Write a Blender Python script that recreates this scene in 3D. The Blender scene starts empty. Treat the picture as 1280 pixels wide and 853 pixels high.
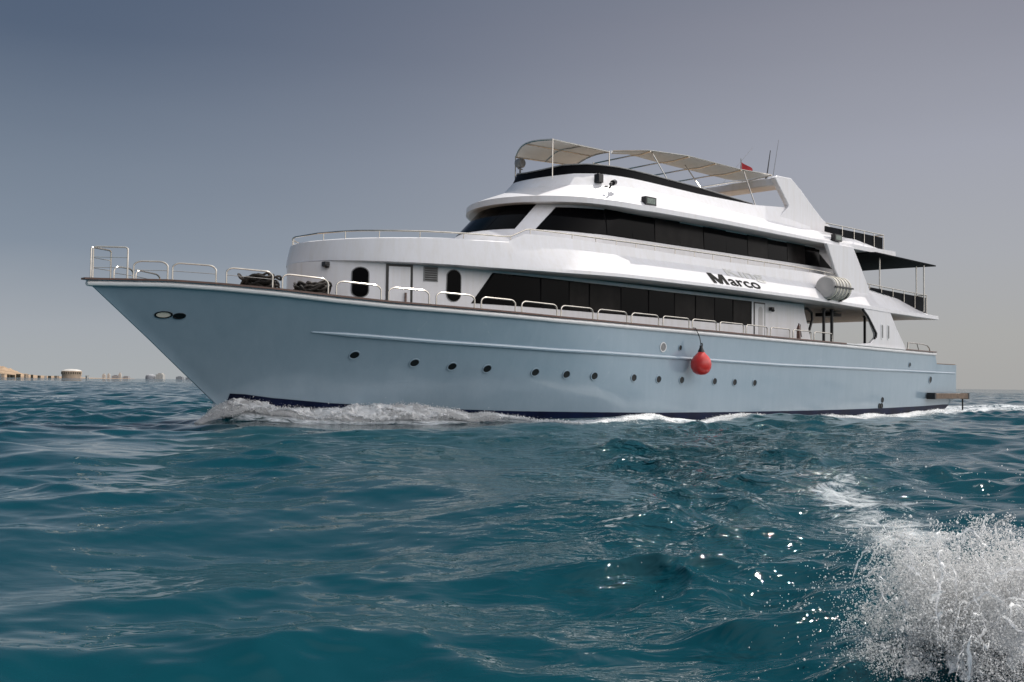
import bpy, bmesh, math, random
import numpy as np
from math import sin, cos, pi, sqrt, atan, atan2, radians, exp
from mathutils import Vector, Matrix, noise as mnoise

random.seed(7)
rng = np.random.default_rng(11)
S = bpy.context.scene
COL = S.collection

# ------------------------------------------------------------------ camera
CAM_H = 1.05
FPX = 1307.0                                   # focal length in pixels of a 1280 wide frame
roll = atan(16 / 1280); pitch = atan((479.3 - 426.5) / FPX)
cam = bpy.data.cameras.new('camera'); camo = bpy.data.objects.new('camera', cam); COL.objects.link(camo)
cam.sensor_width = 36; cam.lens = FPX / 1280 * 36; cam.clip_start = .05; cam.clip_end = 40000
c_, s_, cp, sp = cos(roll), sin(roll), cos(pitch), sin(pitch)
R_, U_, F_ = Vector((c_, -s_ * sp, s_ * cp)), Vector((-s_, -c_ * sp, c_ * cp)), Vector((0, cp, sp))
camo.matrix_world = Matrix(((R_.x, U_.x, -F_.x, 0), (R_.y, U_.y, -F_.y, 0), (R_.z, U_.z, -F_.z, CAM_H), (0, 0, 0, 1)))
S.camera = camo

# ------------------------------------------------------------------ sky, sun, exposure
SUN_AZ, SUN_EL = radians(27), radians(60)      # azimuth clockwise from +Y
w = bpy.data.worlds.new('World'); S.world = w; w.use_nodes = True
nt = w.node_tree; nt.nodes.clear()
def N(tree, typ, **kw):
    n = tree.nodes.new(typ)
    for k, v in kw.items():
        if hasattr(n, k): setattr(n, k, v)
    return n
out = N(nt, 'ShaderNodeOutputWorld'); bg = N(nt, 'ShaderNodeBackground'); bg.inputs[1].default_value = .1
sky = N(nt, 'ShaderNodeTexSky'); sky.sky_type = 'NISHITA'; sky.sun_disc = False
sky.sun_elevation = SUN_EL; sky.sun_rotation = SUN_AZ; sky.air_density = 1.0; sky.dust_density = 2.0; sky.ozone_density = 1.5
tc = N(nt, 'ShaderNodeTexCoord'); sep = N(nt, 'ShaderNodeSeparateXYZ'); nt.links.new(tc.outputs['Generated'], sep.inputs[0])
hz = N(nt, 'ShaderNodeTexNoise'); hz.inputs['Scale'].default_value = 2.2; hz.inputs['Detail'].default_value = 4; hzm = N(nt, 'ShaderNodeMapping'); hzm.inputs['Scale'].default_value = (1, 1, 4); nt.links.new(tc.outputs['Generated'], hzm.inputs[0]); nt.links.new(hzm.outputs[0], hz.inputs['Vector'])
hm = N(nt, 'ShaderNodeMath', operation='MULTIPLY_ADD'); hm.inputs[1].default_value = .045; hm.inputs[2].default_value = -.0225; nt.links.new(hz.outputs[0], hm.inputs[0])
zz = N(nt, 'ShaderNodeMath', operation='ADD'); nt.links.new(sep.outputs['Z'], zz.inputs[0]); nt.links.new(hm.outputs[0], zz.inputs[1])   # uneven haze
def ramp10(stops):                             # dusty air: pale band low down, slate above it, brighter again towards the zenith
    r = N(nt, 'ShaderNodeValToRGB'); cr = r.color_ramp
    while len(cr.elements) < len(stops): cr.elements.new(.5)
    for e, (p, col) in zip(cr.elements, stops): e.position = p; e.color = (*col, 1)
    nt.links.new(zz.outputs[0], r.inputs[0]); return r
rw = ramp10([(0.0, (.40, .425, .44)), (.05, (.36, .39, .43)), (.12, (.225, .27, .335)), (.30, (.086, .119, .180)), (.45, (.045, .075, .135)), (.7, (.05, .11, .19)), (1.0, (.62, .66, .74))])    # away from the sun
re = ramp10([(0.0, (.395, .393, .385)), (.05, (.40, .40, .395)), (.12, (.385, .395, .425)), (.21, (.35, .36, .415)), (.33, (.25, .255, .305)), (.5, (.07, .115, .17)), (.7, (.10, .165, .25)), (1.0, (.62, .66, .74))])  # sunward
mrx = N(nt, 'ShaderNodeMapRange'); mrx.inputs[1].default_value = -.45; mrx.inputs[2].default_value = .42; mrx.interpolation_type = 'SMOOTHSTEP'
nt.links.new(sep.outputs['X'], mrx.inputs[0])
mx1 = N(nt, 'ShaderNodeMix', data_type='RGBA'); nt.links.new(mrx.outputs[0], mx1.inputs[0]); nt.links.new(rw.outputs[0], mx1.inputs[6]); nt.links.new(re.outputs[0], mx1.inputs[7])
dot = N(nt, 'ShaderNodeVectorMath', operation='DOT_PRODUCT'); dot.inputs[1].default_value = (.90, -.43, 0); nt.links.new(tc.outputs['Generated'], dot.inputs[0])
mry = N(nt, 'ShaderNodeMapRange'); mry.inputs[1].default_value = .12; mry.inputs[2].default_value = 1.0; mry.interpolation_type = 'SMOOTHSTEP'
nt.links.new(dot.outputs['Value'], mry.inputs[0])  # added fill: unseen sky behind and right of camera, brightened to light the ship
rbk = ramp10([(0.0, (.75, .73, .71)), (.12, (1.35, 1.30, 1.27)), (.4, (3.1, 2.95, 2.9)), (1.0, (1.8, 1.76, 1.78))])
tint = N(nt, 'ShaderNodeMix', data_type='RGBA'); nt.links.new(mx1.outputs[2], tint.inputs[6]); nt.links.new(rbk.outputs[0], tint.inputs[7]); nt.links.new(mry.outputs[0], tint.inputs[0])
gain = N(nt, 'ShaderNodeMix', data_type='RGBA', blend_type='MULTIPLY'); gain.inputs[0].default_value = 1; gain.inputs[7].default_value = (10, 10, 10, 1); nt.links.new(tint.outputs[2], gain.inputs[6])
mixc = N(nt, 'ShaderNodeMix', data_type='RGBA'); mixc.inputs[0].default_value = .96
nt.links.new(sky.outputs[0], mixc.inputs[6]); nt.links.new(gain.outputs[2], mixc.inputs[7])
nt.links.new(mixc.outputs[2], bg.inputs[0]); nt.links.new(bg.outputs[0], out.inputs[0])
sun = bpy.data.lights.new('sun', 'SUN'); sun.energy = 4.2; sun.angle = radians(.53); sun.color = (1, .95, .88)
suno = bpy.data.objects.new('sun', sun); COL.objects.link(suno)
sd = Vector((sin(SUN_AZ) * cos(SUN_EL), cos(SUN_AZ) * cos(SUN_EL), sin(SUN_EL)))
suno.rotation_euler = sd.to_track_quat('Z', 'Y').to_euler(); suno.location = sd * 60
vs = S.view_settings; vs.view_transform = 'Standard'; vs.look = 'None'; vs.exposure = 0.0; vs.gamma = 1.0; vs.use_curve_mapping = False
S.render.engine = 'CYCLES'
cy = S.cycles; cy.use_denoising = True; cy.sample_clamp_indirect = 4; cy.caustics_reflective = False; cy.caustics_refractive = False
cy.max_bounces = 8; cy.transparent_max_bounces = 12

# ------------------------------------------------------------------ materials
def mat(name, base, rough=.4, metal=0., coat=0., spec=.5, vary=0., vscale=3., bump=0., bscale=8., rvary=0.):
    m = bpy.data.materials.new(name); m.use_nodes = True; t = m.node_tree; b = t.nodes['Principled BSDF']
    b.inputs['Base Color'].default_value = (*base, 1); b.inputs['Roughness'].default_value = rough
    b.inputs['Metallic'].default_value = metal; b.inputs['Coat Weight'].default_value = coat; b.inputs['Coat Roughness'].default_value = .08
    b.inputs['Specular IOR Level'].default_value = spec
    co = N(t, 'ShaderNodeTexCoord')
    if vary:
        n = N(t, 'ShaderNodeTexNoise'); n.inputs['Scale'].default_value = vscale; n.inputs['Detail'].default_value = 6
        r = N(t, 'ShaderNodeValToRGB'); r.color_ramp.elements[0].position = .3; r.color_ramp.elements[1].position = .7
        r.color_ramp.elements[0].color = (*[x * (1 - vary) for x in base], 1); r.color_ramp.elements[1].color = (*[min(1, x * (1 + vary)) for x in base], 1)
        t.links.new(co.outputs['Object'], n.inputs['Vector']); t.links.new(n.outputs[0], r.inputs[0]); t.links.new(r.outputs[0], b.inputs['Base Color'])
        if rvary:
            mr = N(t, 'ShaderNodeMapRange'); mr.inputs[3].default_value = rough - rvary; mr.inputs[4].default_value = rough + rvary
            t.links.new(n.outputs[0], mr.inputs[0]); t.links.new(mr.outputs[0], b.inputs['Roughness'])
    if bump:
        n = N(t, 'ShaderNodeTexNoise'); n.inputs['Scale'].default_value = bscale; n.inputs['Detail'].default_value = 3
        bp = N(t, 'ShaderNodeBump'); bp.inputs['Strength'].default_value = bump; bp.inputs['Distance'].default_value = .02
        t.links.new(co.outputs['Object'], n.inputs['Vector']); t.links.new(n.outputs[0], bp.inputs['Height']); t.links.new(bp.outputs[0], b.inputs['Normal'])
    return m
def streaked(m, base, amt):
    t = m.node_tree; b = t.nodes['Principled BSDF']; co = N(t, 'ShaderNodeTexCoord'); mp = N(t, 'ShaderNodeMapping'); mp.inputs['Scale'].default_value = (3.2, 3.2, .3)
    n = N(t, 'ShaderNodeTexNoise'); n.inputs['Scale'].default_value = 1.7; n.inputs['Detail'].default_value = 8; n.inputs['Roughness'].default_value = .68
    r = N(t, 'ShaderNodeValToRGB'); r.color_ramp.elements[0].position = .30; r.color_ramp.elements[1].position = .56; r.color_ramp.elements[0].color = (*[x * (1 - amt) * k for x, k in zip(base, (1, .985, .95))], 1); r.color_ramp.elements[1].color = (*base, 1)
    t.links.new(co.outputs['Object'], mp.inputs[0]); t.links.new(mp.outputs[0], n.inputs['Vector']); t.links.new(n.outputs[0], r.inputs[0]); t.links.new(r.outputs[0], b.inputs['Base Color']); return m
def hull_mat():
    m = mat('hull_paint', (.36, .50, .57), .30, 0, 1.0); m.node_tree.nodes['Principled BSDF'].inputs['Coat IOR'].default_value = 1.65; m.node_tree.nodes['Principled BSDF'].inputs['Coat Roughness'].default_value = .10
    t = m.node_tree; b = t.nodes['Principled BSDF']; co = N(t, 'ShaderNodeTexCoord')
    mp = N(t, 'ShaderNodeMapping'); mp.inputs['Scale'].default_value = (2.6, 2.6, .35)      # run-off streaks, top to bottom
    n = N(t, 'ShaderNodeTexNoise'); n.inputs['Scale'].default_value = 1.6; n.inputs['Detail'].default_value = 7; n.inputs['Roughness'].default_value = .65
    n2 = N(t, 'ShaderNodeTexNoise'); n2.inputs['Scale'].default_value = .5; n2.inputs['Detail'].default_value = 8; n2.inputs['Distortion'].default_value = 1.2
    r = N(t, 'ShaderNodeValToRGB'); r.color_ramp.elements[0].position = .25; r.color_ramp.elements[1].position = .78
    r.color_ramp.elements[0].color = (.255, .352, .43, 1); r.color_ramp.elements[1].color = (.33, .43, .51, 1)
    ad = N(t, 'ShaderNodeMath', operation='ADD'); mu = N(t, 'ShaderNodeMath', operation='MULTIPLY'); mu.inputs[1].default_value = .5
    t.links.new(co.outputs['Object'], mp.inputs[0]); t.links.new(mp.outputs[0], n.inputs['Vector']); t.links.new(co.outputs['Object'], n2.inputs['Vector'])
    t.links.new(n.outputs[0], ad.inputs[0]); t.links.new(n2.outputs[0], ad.inputs[1]); t.links.new(ad.outputs[0], mu.inputs[0]); t.links.new(mu.outputs[0], r.inputs[0])
    # salt scuffs
    n3 = N(t, 'ShaderNodeTexNoise'); n3.inputs['Scale'].default_value = 1.1; n3.inputs['Detail'].default_value = 10; n3.inputs['Roughness'].default_value = .7; n3.inputs['Distortion'].default_value = 2.5
    r3 = N(t, 'ShaderNodeValToRGB'); r3.color_ramp.elements[0].position = .64; r3.color_ramp.elements[1].position = .74
    mx = N(t, 'ShaderNodeMix', data_type='RGBA'); mx.inputs[7].default_value = (.55, .63, .67, 1)
    ms = N(t, 'ShaderNodeMath', operation='MULTIPLY'); ms.inputs[1].default_value = .45
    t.links.new(co.outputs['Object'], n3.inputs['Vector']); t.links.new(n3.outputs[0], r3.inputs[0]); t.links.new(r3.outputs[0], ms.inputs[0])
    t.links.new(ms.outputs[0], mx.inputs[0]); t.links.new(r.outputs[0], mx.inputs[6]); t.links.new(mx.outputs[2], b.inputs['Base Color'])
    bp = N(t, 'ShaderNodeBump'); bp.inputs['Strength'].default_value = .25; bp.inputs['Distance'].default_value = .05
    t.links.new(n2.outputs[0], bp.inputs['Height']); t.links.new(bp.outputs[0], b.inputs['Normal'])
    return m
M = {}
M['hull'] = hull_mat()
M['white'] = mat('white_gelcoat', (.78, .77, .79), .38, 0, .25, vary=.04, vscale=.9, bump=.12, bscale=1.2, rvary=.08); streaked(M['white'], (.79, .78, .80), .07)
M['white_trim'] = mat('white_trim', (.8, .8, .8), .35, 0, .2, vary=.05, vscale=4)
M['navy'] = mat('navy_antifouling', (.003, .008, .035), .4, spec=.2, vary=.4, vscale=1.5)
M['wood'] = mat('varnished_rail', (.10, .04, .025), .3, 0, .5, vary=.35, vscale=9)
M['plank'] = mat('weathered_plank', (.16, .11, .075), .6, vary=.3, vscale=6)
M['steel'] = mat('stainless_steel', (.62, .58, .52), .22, .9, vary=.15, vscale=5)
M['black'] = mat('black_paint', (.008, .008, .009), .35, vary=.3, vscale=5)
M['band'] = mat('black_tinted_acrylic', (.003, .003, .004), .5, spec=.06, vary=.2, vscale=2)
M['glass'] = mat('dark_glass', (.0015, .0015, .002), .1, spec=.05, vary=.3, vscale=1)
M['glass2'] = mat('dark_glass_with_curtain', (.014, .0125, .012), .2, spec=.05, vary=.4, vscale=2.2)
M['grey'] = mat('grey_vent', (.22, .22, .22), .5, vary=.2, vscale=6)
M['dark'] = mat('dark_recess', (.006, .008, .009), .3, vary=.2, vscale=8)
M['deck'] = mat('deck_planking', (.30, .22, .15), .6, vary=.2, vscale=6)
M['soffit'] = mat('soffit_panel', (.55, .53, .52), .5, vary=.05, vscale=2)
M['raft'] = mat('raft_shell', (.46, .44, .42), .45, vary=.1, vscale=4, bump=.2, bscale=6)
M['strap'] = mat('raft_strap', (.72, .68, .58), .6, vary=.15, vscale=8)
M['red'] = mat('red_buoy_vinyl', (.62, .03, .025), .4, 0, .3, vary=.18, vscale=5)
M['rope'] = mat('tarred_rope', (.022, .016, .012), .8, vary=.5, vscale=12, bump=.6, bscale=60)
M['letter'] = mat('black_lettering', (.006, .006, .005), .7, spec=.1, vary=.3, vscale=6)
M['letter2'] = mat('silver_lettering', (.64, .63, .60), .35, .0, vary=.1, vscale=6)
M['mesh'] = mat('dark_netting', (.007, .008, .010), .8, spec=.1, vary=.4, vscale=14)
M['lamp'] = mat('lamp_glass', (.16, .20, .17), .15, vary=.3, vscale=20)
M['flag'] = mat('red_flag_cloth', (.32, .014, .02), .7, vary=.2, vscale=4)
def cloth_mat(name, base, tl):
    m = mat(name, base, .85, vary=.06, vscale=3, bump=.15, bscale=3)
    t = m.node_tree; b = t.nodes['Principled BSDF']; o = t.nodes['Material Output']
    tr = N(t, 'ShaderNodeBsdfTranslucent'); tr.inputs[0].default_value = (*base, 1); mx = N(t, 'ShaderNodeMixShader'); mx.inputs[0].default_value = tl
    t.links.new(b.outputs[0], mx.inputs[1]); t.links.new(tr.outputs[0], mx.inputs[2]); t.links.new(mx.outputs[0], o.inputs[0])
    return m
M['canvas'] = cloth_mat('beige_canvas', (.63, .63, .62), .34)
M['drop'] = cloth_mat('spray_drops', (.93, .93, .93), .62)
M['foam'] = cloth_mat('sea_foam', (.86, .88, .9), .2)
def foam_mat():
    m = cloth_mat('sea_foam', (.93, .94, .95), .3); t = m.node_tree; o = t.nodes['Material Output']; src = o.inputs[0].links[0].from_socket
    co = N(t, 'ShaderNodeTexCoord'); n = N(t, 'ShaderNodeTexNoise'); n.inputs['Scale'].default_value = 9; n.inputs['Detail'].default_value = 8; n.inputs['Roughness'].default_value = .75
    a = N(t, 'ShaderNodeAttribute'); a.attribute_name = 'thin'; ad = N(t, 'ShaderNodeMath', operation='SUBTRACT'); mr = N(t, 'ShaderNodeMapRange'); mr.inputs[1].default_value = -.16; mr.inputs[2].default_value = .10
    tr = N(t, 'ShaderNodeBsdfTransparent'); mx = N(t, 'ShaderNodeMixShader'); L = t.links.new
    L(co.outputs['Object'], n.inputs['Vector']); L(n.outputs[0], ad.inputs[0]); L(a.outputs['Fac'], ad.inputs[1]); L(ad.outputs[0], mr.inputs[0]); L(mr.outputs[0], mx.inputs[0]); L(tr.outputs[0], mx.inputs[1]); L(src, mx.inputs[2]); L(mx.outputs[0], o.inputs[0])
    return m
M['foam'] = foam_mat()
M['sand'] = mat('desert_rock', (.31, .215, .135), .9, vary=.35, vscale=.02)
M['shed'] = mat('sandstone_block', (.46, .35, .26), .9, vary=.2, vscale=.1)
M['pale'] = mat('pale_plaster', (.50, .48, .45), .7, vary=.1, vscale=.2)
M['far'] = mat('grey_far_plaster', (.30, .31, .33), .8, vary=.15, vscale=.2)
M['veg'] = mat('dark_scrub', (.06, .05, .03), .9, vary=.5, vscale=.3)

# ------------------------------------------------------------------ mesh helpers
class MB:
    def __init__(s): s.v = []; s.f = []; s.m = []; s.mi = 0
    def add(s, vs, fs):
        o = len(s.v); s.v += [tuple(p) for p in vs]; s.f += [tuple(o + i for i in f) for f in fs]; s.m += [s.mi] * len(fs); return s
    def box(s, x0, x1, y0, y1, z0, z1):
        return s.add([(x0, y0, z0), (x1, y0, z0), (x1, y1, z0), (x0, y1, z0), (x0, y0, z1), (x1, y0, z1), (x1, y1, z1), (x0, y1, z1)],
                     [(0, 3, 2, 1), (4, 5, 6, 7), (0, 1, 5, 4), (1, 2, 6, 5), (2, 3, 7, 6), (3, 0, 4, 7)])
    def tube(s, pts, r, n=8, caps=True, closed=False):
        pts = [Vector(p) for p in pts]; k = len(pts); vs = []; up = Vector((0, 0, 1)); prev = None
        for i, p in enumerate(pts):
            a = pts[(i - 1) % k] if closed or i else p; b = pts[(i + 1) % k] if closed or i < k - 1 else p
            t = (b - a).normalized()
            if prev is None:
                u = t.cross(up); u = t.cross(Vector((1, 0, 0))) if u.length < .05 else u
            else: u = prev - t * prev.dot(t)
            u.normalize(); prev = u; q = t.cross(u); rr = r[i] if isinstance(r, (list, tuple)) else r
            vs += [p + (u * cos(2 * pi * j / n) + q * sin(2 * pi * j / n)) * rr for j in range(n)]
        fs = []
        for i in range(k if closed else k - 1):
            i2 = (i + 1) % k
            fs += [(i * n + j, i * n + (j + 1) % n, i2 * n + (j + 1) % n, i2 * n + j) for j in range(n)]
        if caps and not closed: fs += [tuple(range(n - 1, -1, -1)), tuple(range((k - 1) * n, k * n))]
        return s.add(vs, fs)
    def prism(s, poly, y0, y1):            # polygon in x,z pushed from y0 to y1 (y may be a function of x)
        g0 = y0 if callable(y0) else (lambda x: y0); g1 = y1 if callable(y1) else (lambda x: y1)
        n = len(poly); vs = [(x, g0(x), z) for x, z in poly] + [(x, g1(x), z) for x, z in poly]
        return s.add(vs, [tuple(range(n)), tuple(range(2 * n - 1, n - 1, -1))] + [(i, i + n, (i + 1) % n + n, (i + 1) % n) for i in range(n)])
    def lathe(s, prof, c, axis='z', n=24):  # profile of (radius, height)
        vs = []
        for r, h in prof:
            for j in range(n):
                a = 2 * pi * j / n
                d = {'z': (r * cos(a), r * sin(a), h), 'x': (h, r * cos(a), r * sin(a)), 'y': (r * cos(a), h, r * sin(a))}[axis]
                vs.append((c[0] + d[0], c[1] + d[1], c[2] + d[2]))
        fs = [(i * n + j, i * n + (j + 1) % n, (i + 1) * n + (j + 1) % n, (i + 1) * n + j) for i in range(len(prof) - 1) for j in range(n)]
        return s.add(vs, fs + [tuple(range(n - 1, -1, -1)), tuple(range((len(prof) - 1) * n, len(prof) * n))])
    def grid(s, rows, flip=False):
        nr, nc = len(rows), len(rows[0]); vs = [p for r in rows for p in r]
        fs = [(i * nc + j, i * nc + j + 1, (i + 1) * nc + j + 1, (i + 1) * nc + j) for i in range(nr - 1) for j in range(nc - 1)]
        return s.add(vs, [f[::-1] for f in fs] if flip else fs)
    def build(s, name, mats, parent=None, smooth=True, ang=35, weld=0, bevel=0, fixn=True):
        me = bpy.data.meshes.new(name); me.from_pydata(s.v, [], s.f)
        mats = mats if isinstance(mats, (list, tuple)) else [mats]
        for m in mats: me.materials.append(m)
        me.polygons.foreach_set('material_index', s.m)
        bm = bmesh.new(); bm.from_mesh(me)
        if weld: bmesh.ops.remove_doubles(bm, verts=bm.verts, dist=weld)
        if fixn: bmesh.ops.recalc_face_normals(bm, faces=bm.faces)
        bm.to_mesh(me); bm.free()
        if smooth:
            me.polygons.foreach_set('use_smooth', [True] * len(me.polygons)); me.set_sharp_from_angle(angle=radians(ang))
        me.update()
        o = bpy.data.objects.new(name, me); COL.objects.link(o)
        if parent: o.parent = parent
        if bevel:
            b = o.modifiers.new('edge', 'BEVEL'); b.width = bevel; b.segments = 2; b.limit_method = 'ANGLE'
        return o
def tag(o, label=None, cat=None, group=None, kind=None):
    for k, v in (('label', label), ('category', cat), ('group', group), ('kind', kind)):
        if v: o[k] = v
    return o
def np_mesh(name, V, Fq, m, parent=None, smooth=True):
    me = bpy.data.meshes.new(name); nv, nf, k = len(V), len(Fq), Fq.shape[1]
    me.vertices.add(nv); me.vertices.foreach_set('co', V.astype(np.float32).ravel())
    me.loops.add(nf * k); me.loops.foreach_set('vertex_index', Fq.astype(np.int32).ravel())
    me.polygons.add(nf); me.polygons.foreach_set('loop_start', np.arange(0, nf * k, k, dtype=np.int32))
    me.update(calc_edges=True)
    if smooth: me.polygons.foreach_set('use_smooth', np.ones(nf, dtype=bool))
    me.materials.append(m)
    o = bpy.data.objects.new(name, me); COL.objects.link(o)
    if parent: o.parent = parent
    return o
def lerp(x, xs, ys): return float(np.interp(x, xs, ys))
def sstep(a, b, x):
    t = np.clip((x - a) / (b - a), 0, 1); return t * t * (3 - 2 * t)

# ------------------------------------------------------------------ yacht frame: x towards the stern, +y starboard, z up from the waterline
SHIP_O = (-9.3956, 22.9317); PH = radians(46)
SX, SY = (sin(PH), cos(PH)), (-cos(PH), sin(PH))
yacht = bpy.data.objects.new('motor_yacht', None); COL.objects.link(yacht)
yacht.location = (SHIP_O[0], SHIP_O[1], 0); yacht.rotation_euler = (0, 0, radians(90) - PH)
tag(yacht, 'long white three-deck motor yacht with pale blue hull moving across the sea', 'yacht')
def to_world(x, y, z=0): return Vector((SHIP_O[0] + x * SX[0] + y * SY[0], SHIP_O[1] + x * SX[1] + y * SY[1], z))
def tap(x):
    t = max(0, min(1, (x - 24) / 13)); return 1 - .13 * t * t * (3 - 2 * t)
XEND = 37.0
def sheer(x): return lerp(x, [0, 1.5, 2.5, 3.6, 4.8, 6.1, 8.4, 11, 14.3, 18.3, 23, 29, 34.4], [3.21, 3.23, 3.19, 3.12, 3.02, 2.94, 2.87, 2.80, 2.76, 2.72, 2.66, 2.61, 2.58])
def sheer2(x):
    return sheer(x) if x <= 34.72 else (lerp(x, [34.72, 34.9], [sheer(34.7), 2.10]) if x < 34.9 else 2.09)
def stem_x(f): return 3.75 * (1 - f) if f >= 0 else 3.75 - 2.4 * f
def half(x, f):                                   # half breadth of the hull at station x, at the fraction f of the sheer height
    ff = max(f, 0.); g = ff ** 1.35
    B = 3.78 + (4.0 - 3.78) * g; L = 12 - stem_x(f) + (1 - g) * 3.2; p = 1.72 + .28 * g
    if f < 0: B *= 1 + .25 * f; L -= f * 1.5
    t = (x - stem_x(f)) / L
    if t <= 0: return 0.
    y = B if t >= 1 else B * (1 - (1 - t) ** p)
    return y * tap(x)
def yhull(x, z): return half(x, z / sheer(min(x, 34)))
def deck_half(x): return half(x, 1)

def build_hull():
    fs = [-.45, -.25, -.1, 0, .06, .12, .2, .3, .4, .5, .6, .7, .8, .88, .94, 1.0]
    s1 = [0, .012, .03, .055, .085, .12, .16, .2, .25, .3, .36, .42, .48, .55, .62, .7, .78, .86, .93]
    aft = [12, 13, 14, 15, 16, 18, 20, 22, 24, 25, 26, 27, 28, 29, 30, 31, 32, 33, 34, 34.72, 34.9, 35.5, 36.2]
    b = MB(); rows = []
    for side in (-1, 1):
        rows = []
        for f in fs:
            x0 = stem_x(f); row = []
            for s in s1:
                x = x0 + (12 - x0) * s; y = half(x, f) if s > 0 else 0
                row.append((x, side * max(y, .025 if s == 0 else .03), f * sheer2(x)))
            for x in aft: row.append((x, side * half(x, f), f * sheer2(x)))
            z = f * 2.09
            xe = 36.95 + (2.09 - z) * .23 if z > .7 else 37.27 - (.7 - z) * 2.1
            row[-1] = (min(36.2, xe - .15), row[-1][1], row[-1][2])
            row.append((xe, side * half(xe, f), z)); rows.append(row)
        b.grid(rows, flip=side > 0)
        nr = len(rows)
        if side == -1: P0 = rows
    nc = len(P0[0])
    tr = [[P0[i][-1], (rows[i][-1])] for i in range(nr)]
    b.grid(tr); b.grid([[P0[i][0], rows[i][0]] for i in range(nr)], flip=True)
    return b.build('hull', M['hull'], yacht, weld=.02, ang=28)
hull = build_hull()
# decks inside the bulwark
b = MB()
xs = [.5, 1, 1.6, 2.4, 3.2, 4, 5, 6, 7, 8, 9, 10, 11, 12, 14, 18, 22, 26, 30, 34, 36.8]
b.grid([[(x, s * (max(yhull(x, sheer(x) - .7) - .08, .02)), min(sheer2(x) - .12, sheer(x) - .12 - .55 * float(sstep(4, 7, x)))) for s in (-1, 0, 1)] for x in xs])
b.build('main_deck', M['deck'], yacht)

# boot stripe: a skin 6 mm proud of the hull, from below the water to the painted line
def boot_z(x): return lerp(x, [3.6, 4.3, 5.6, 8, 10.2, 15, 18.6, 23.4, 29.6, 34, 37.2], [.72, .62, .50, .38, .31, .24, .22, .22, .25, .31, .40])
b = MB()
for side in (-1, 1):
    rows = []
    for k in range(6):
        row = []
        for x in [3.4, 3.7, 4, 4.3, 4.7, 5.2, 5.6, 6, 6.5, 7, 7.5, 8, 8.5, 9, 9.5, 10, 10.5, 11, 11.5, 12, 12.5, 13, 13.5, 14, 14.5, 15, 15.5, 16, 17, 18, 20, 22, 24, 26, 28, 30, 32, 34, 35.2, 35.9]:
            z = -.5 + (boot_z(x) + .5) * k / 5; row.append((x, side * (yhull(x, z) + .014), z))
        zz = [p[2] for p in [row[-1]]][0]
        xe = 37.27 - (.7 - zz) * 2.1 if zz < .7 else 37.2
        row.append((xe, side * (yhull(xe, zz) + .014), zz)); rows.append(row)
    b.grid(rows, flip=side > 0)
b.build('boot_stripe', M['navy'], hull, fixn=False)

def run(x0, x1, zf, off=0., step=.4):
    n = max(2, int((x1 - x0) / step)); pts = []
    for i in range(n + 1):
        x = x0 + (x1 - x0) * i / n; z = zf(x); pts.append((x, -(yhull(x, z) + off), z))
    return pts
def mirror(pts): return [(x, -y, z) for x, y, z in pts]
rubz = lambda x: lerp(x, [4.7, 5.9, 7.5, 11, 14.4, 22, 36.8], [2.20, 2.14, 2.06, 1.95, 1.90, 1.78, 1.73])
b = MB(); p = run(4.6, 36.9, rubz, .01); r = [.012, .035] + [.052] * (len(p) - 2); b.tube(p, r); b.tube(mirror(p), r)
b.build('rub_rail', M['hull'], hull)
b = MB(); p = run(.05, 34.72, lambda x: sheer(x) - .075, .012, .3); b.tube(p, .062, 10); b.tube(mirror(p), .062, 10)
b.build('sheer_moulding', M['white_trim'], hull)
b = MB()
def caprail(b, side, x0, x1, zf):
    xs = [x0 + (x1 - x0) * i / 90 for i in range(91)]
    rows = []
    for dy, dz in ((.075, .0), (.075, .042), (-.12, .042), (-.12, .0), (.075, .0)):
        rows.append([(x, side * (max(deck_half(x), .03) + dy), zf(x) + dz) for x in xs])
    b.grid(rows)
for side in (-1, 1):
    caprail(b, side, -.06, 26.2, sheer); caprail(b, side, 31.5, 34.75, sheer)
b.build('cap_rail', M['wood'], hull)
for side in (-1, 1): b = MB(); caprail(b, side, 26.2, 31.5, sheer); b.build('bulwark_cap', M['white_trim'], hull)
b = MB(); b.box(34.95, 37.0, -3.42, 3.42, 2.085, 2.13); b.build('stern_cap', M['plank'], hull, bevel=.008)

def port_disc(b, x, z, rx, rz, y=None, ring=.022, rec=.035):
    """a round port set in the hull side: raised ring, recessed dark pane"""
    n = 20; yy = yhull(x, z)
    e = .05; tx = Vector((2 * e, -(yhull(x + e, z) - yhull(x - e, z)), 0)).normalized()
    tz = Vector((0, -(yhull(x, z + e) - yhull(x, z - e)), 2 * e)).normalized(); nn = tx.cross(tz).normalized()
    if nn.y > 0: nn = -nn
    c = Vector((x, -yy, z))
    def ringv(k, d): return [c + tx * (rx * k * cos(2 * pi * j / n)) + tz * (rz * k * sin(2 * pi * j / n)) + nn * d for j in range(n)]
    L = [ringv(1.28, .004), ringv(1.24, ring), ringv(1.02, ring), ringv(.98, .006)]
    b.mi = 0
    for a, q in zip(L, L[1:]): b.add(a + q, [(j, (j + 1) % n, n + (j + 1) % n, n + j) for j in range(n)])
    b.mi = 1; b.add(ringv(.99, .007), [tuple(range(n))])
PX = [(5.73, 1.69), (7.20, 1.53), (8.18, 1.46), (9.14, 1.42), (10.58, 1.35), (11.60, 1.31), (12.60, 1.28), (14.21, 1.25), (15.36, 1.22), (16.48, 1.21), (18.18, 1.19), (19.28, 1.17), (20.43, 1.16)]
for x, z in PX:
    b = MB(); port_disc(b, x, z, .112, .10); b.build('porthole', [M['hull'], M['dark']], hull, fixn=False)
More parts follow.
